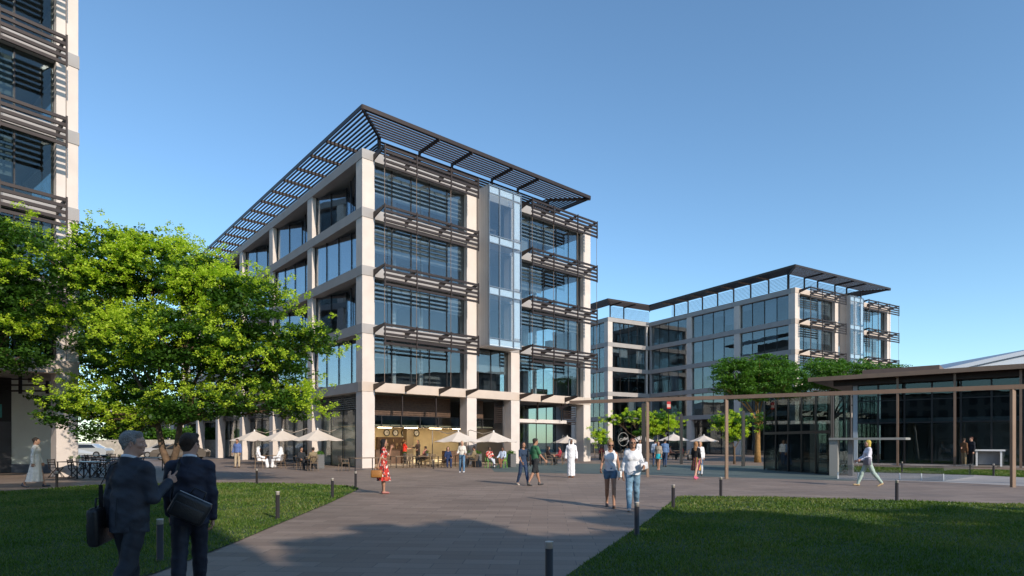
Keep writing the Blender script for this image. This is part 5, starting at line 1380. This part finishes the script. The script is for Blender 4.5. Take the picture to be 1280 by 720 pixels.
seated(560,584.5,-165,'woman in a dark blue dress seated under the cafe parasol',cc,'brown chair of the woman in dark blue',('shirt',fabric('dark_blue',(.02,.035,.09)),.98,.5,.018),('trousers',fabric('dark_blue',(.02,.035,.09)),1.0,.03),'light','long',(.02,.015,.01),True)
seated(592,584.5,70,'woman in a tan cardigan seated right of the standing woman in jeans',cc,'brown chair of the woman in the tan cardigan',('shirt',tanf,.98,.5,.018),('trousers',blk,1.0,.018),'tan','bun',(.03,.02,.015),True)
grpG='lime green garden chairs'
seated(612,585,-155,'man in a red and white top and pale trousers seated on the left green chair',gc,'lime green chair on the left, before the second column',('shirt',redp,.4,.5,.016),('trousers',fabric('pale_trousers',(.5,.52,.56)),1.0,.02),'brown','crop',(.015,.01,.01),cross=True,grpc=grpG)
seated(628,585,155,'man in a pale blue shirt and brown trousers seated on the right green chair',gc,'lime green chair on the right, before the second column',('shirt',sky_,.9,.5,.018),('trousers',fabric('rust_trousers',(.2,.09,.05)),1.0,.02),'brown','crop',(.015,.01,.01),cross=True,grpc=grpG)
# cafe staff and guests inside
q=loc1(u_of(506,4.6),4.6,.03); person(q,-60,'waiter in a red shirt inside the cafe by the counter',pose(armL=(20,10,60),armR=(25,10,60)),1.7,'light','short',(.2,.1,.05),('shirt',fabric('red_shirt',(.62,.04,.03)),.4,.9,.016),('trousers',blk,1.0,.018),h=.018)
q=loc1(u_of(522.5,3.4),3.4,.03); person(q,150,'dark dressed guest standing inside the cafe right of the waiter',pose(fem=True,armL=(20,10,50),armR=(35,10,80)),1.72,'tan','long',(.015,.01,.01),('shirt',fabric('brown_black',(.05,.035,.03)),.98,.9,.016),('trousers',blk,1.0,.018),h=.018)
seated(531.5,582,60,'guest in a salmon top seated in the cafe front',cc,'brown chair of the guest in the salmon top',('shirt',fabric('salmon',(.62,.22,.18)),.5,.5,.016),('trousers',blk,1.0,.018))
# people farther back
person(G2(742,589),150,'woman in a turquoise skirt and beige jacket seen beyond the pergola post',pose(fem=True,legL=(12,4),legR=(-10,8),armL=(0,10,20),armR=(0,10,20)),1.66,'tan','long',(.03,.02,.02),('shirt',fabric('beige_jacket',(.34,.28,.22)),.98,.98,.018),('skirt',fabric('turquoise',(.03,.42,.50)),0,.42,.19,.05),(.4,.2,.15),h=.018).location=GP(823,587.5)
person(G2(831,583.5),-20,'man in a blue shirt walking away just right of the turquoise skirt',pose(legL=(18,4),legR=(-16,12)),1.82,'tan','short',(.03,.02,.02),('shirt',fabric('mid_blue_shirt',(.12,.2,.36)),.98,.9,.02),('trousers',denimD,1.0,.018),h=.018)
person(G2(819,583),-20,'man in a pale blue shirt walking away behind the woman in the turquoise skirt',pose(legL=(-14,12),legR=(16,4)),1.78,'tan','short',(.03,.02,.02),('shirt',sky_,.9,.9,.02),('trousers',denimD,1.0,.018),h=.018)
person(G2(799.5,582),-160,'man in a white shirt half hidden by the woman in the white shirt',pose(),1.76,'tan','short',(.03,.02,.02),('shirt',whiteF,.9,.9,.02),('trousers',denimD,1.0,.018),h=.02)
person(G2(875,594),160,'person in a white blouse just behind the woman in the striped skirt',pose(fem=True,legL=(12,4),legR=(-10,8)),1.64,'light','long',(.4,.25,.12),('shirt',whiteF,.9,.9,.02),('trousers',fabric('pale_trousers',(.5,.52,.56)),1.0,.02),h=.018)
person(GP(1205,584.4)+Vector((0,0,.1)),-80,'man in a brown jacket standing by the pavilion glass, left of two',pose(armL=(20,10,60)),1.75,'tan','short',(.03,.02,.02),('jacket',fabric('brown_jacket',(.16,.08,.04)),1.0,.85,.02),('trousers',tanf,1.0,.018),h=.018)
person(GP(1214,584.6)+Vector((0,0,.1)),95,'man in a dark suit and white shirt standing by the pavilion glass, right of two',pose(armR=(20,10,60)),1.82,'light','short',(.08,.03,.02),('jacket',fabric('dark_suit_far',(.02,.022,.03)),1.0,.85,.02),('trousers',blk,1.0,.018),h=.018)
FAR=[(686,581.5,'dark','person in dark clothes seated left of the white robed man',(.04,.03,.03)),(699,581,'red','person in red and black seated by the end column',(.3,.04,.05)),
(752,575,'red','person in orange red seated far behind the blonde woman',(.6,.12,.06)),(838,575,'sal','person in a salmon top seated under the far parasol',(.6,.25,.18)),(852,575,'red2','person in a red top seated right under the far parasol',(.5,.06,.05)),(784,575,'wh','person in white seated far behind under the lime tree',(.6,.6,.6))]
for i,(px,py,nm,lab,col) in enumerate(FAR):
    seated(px,py,[-80,80,170,-100,90,150][i],lab,cc,'distant chair under the '+lab,('shirt',fabric('far_'+nm,col),.9,.5,.02),('trousers',blk,1.0,.018),fem=i%2==0,hair='long' if i%2==0 else 'short',h=.024)
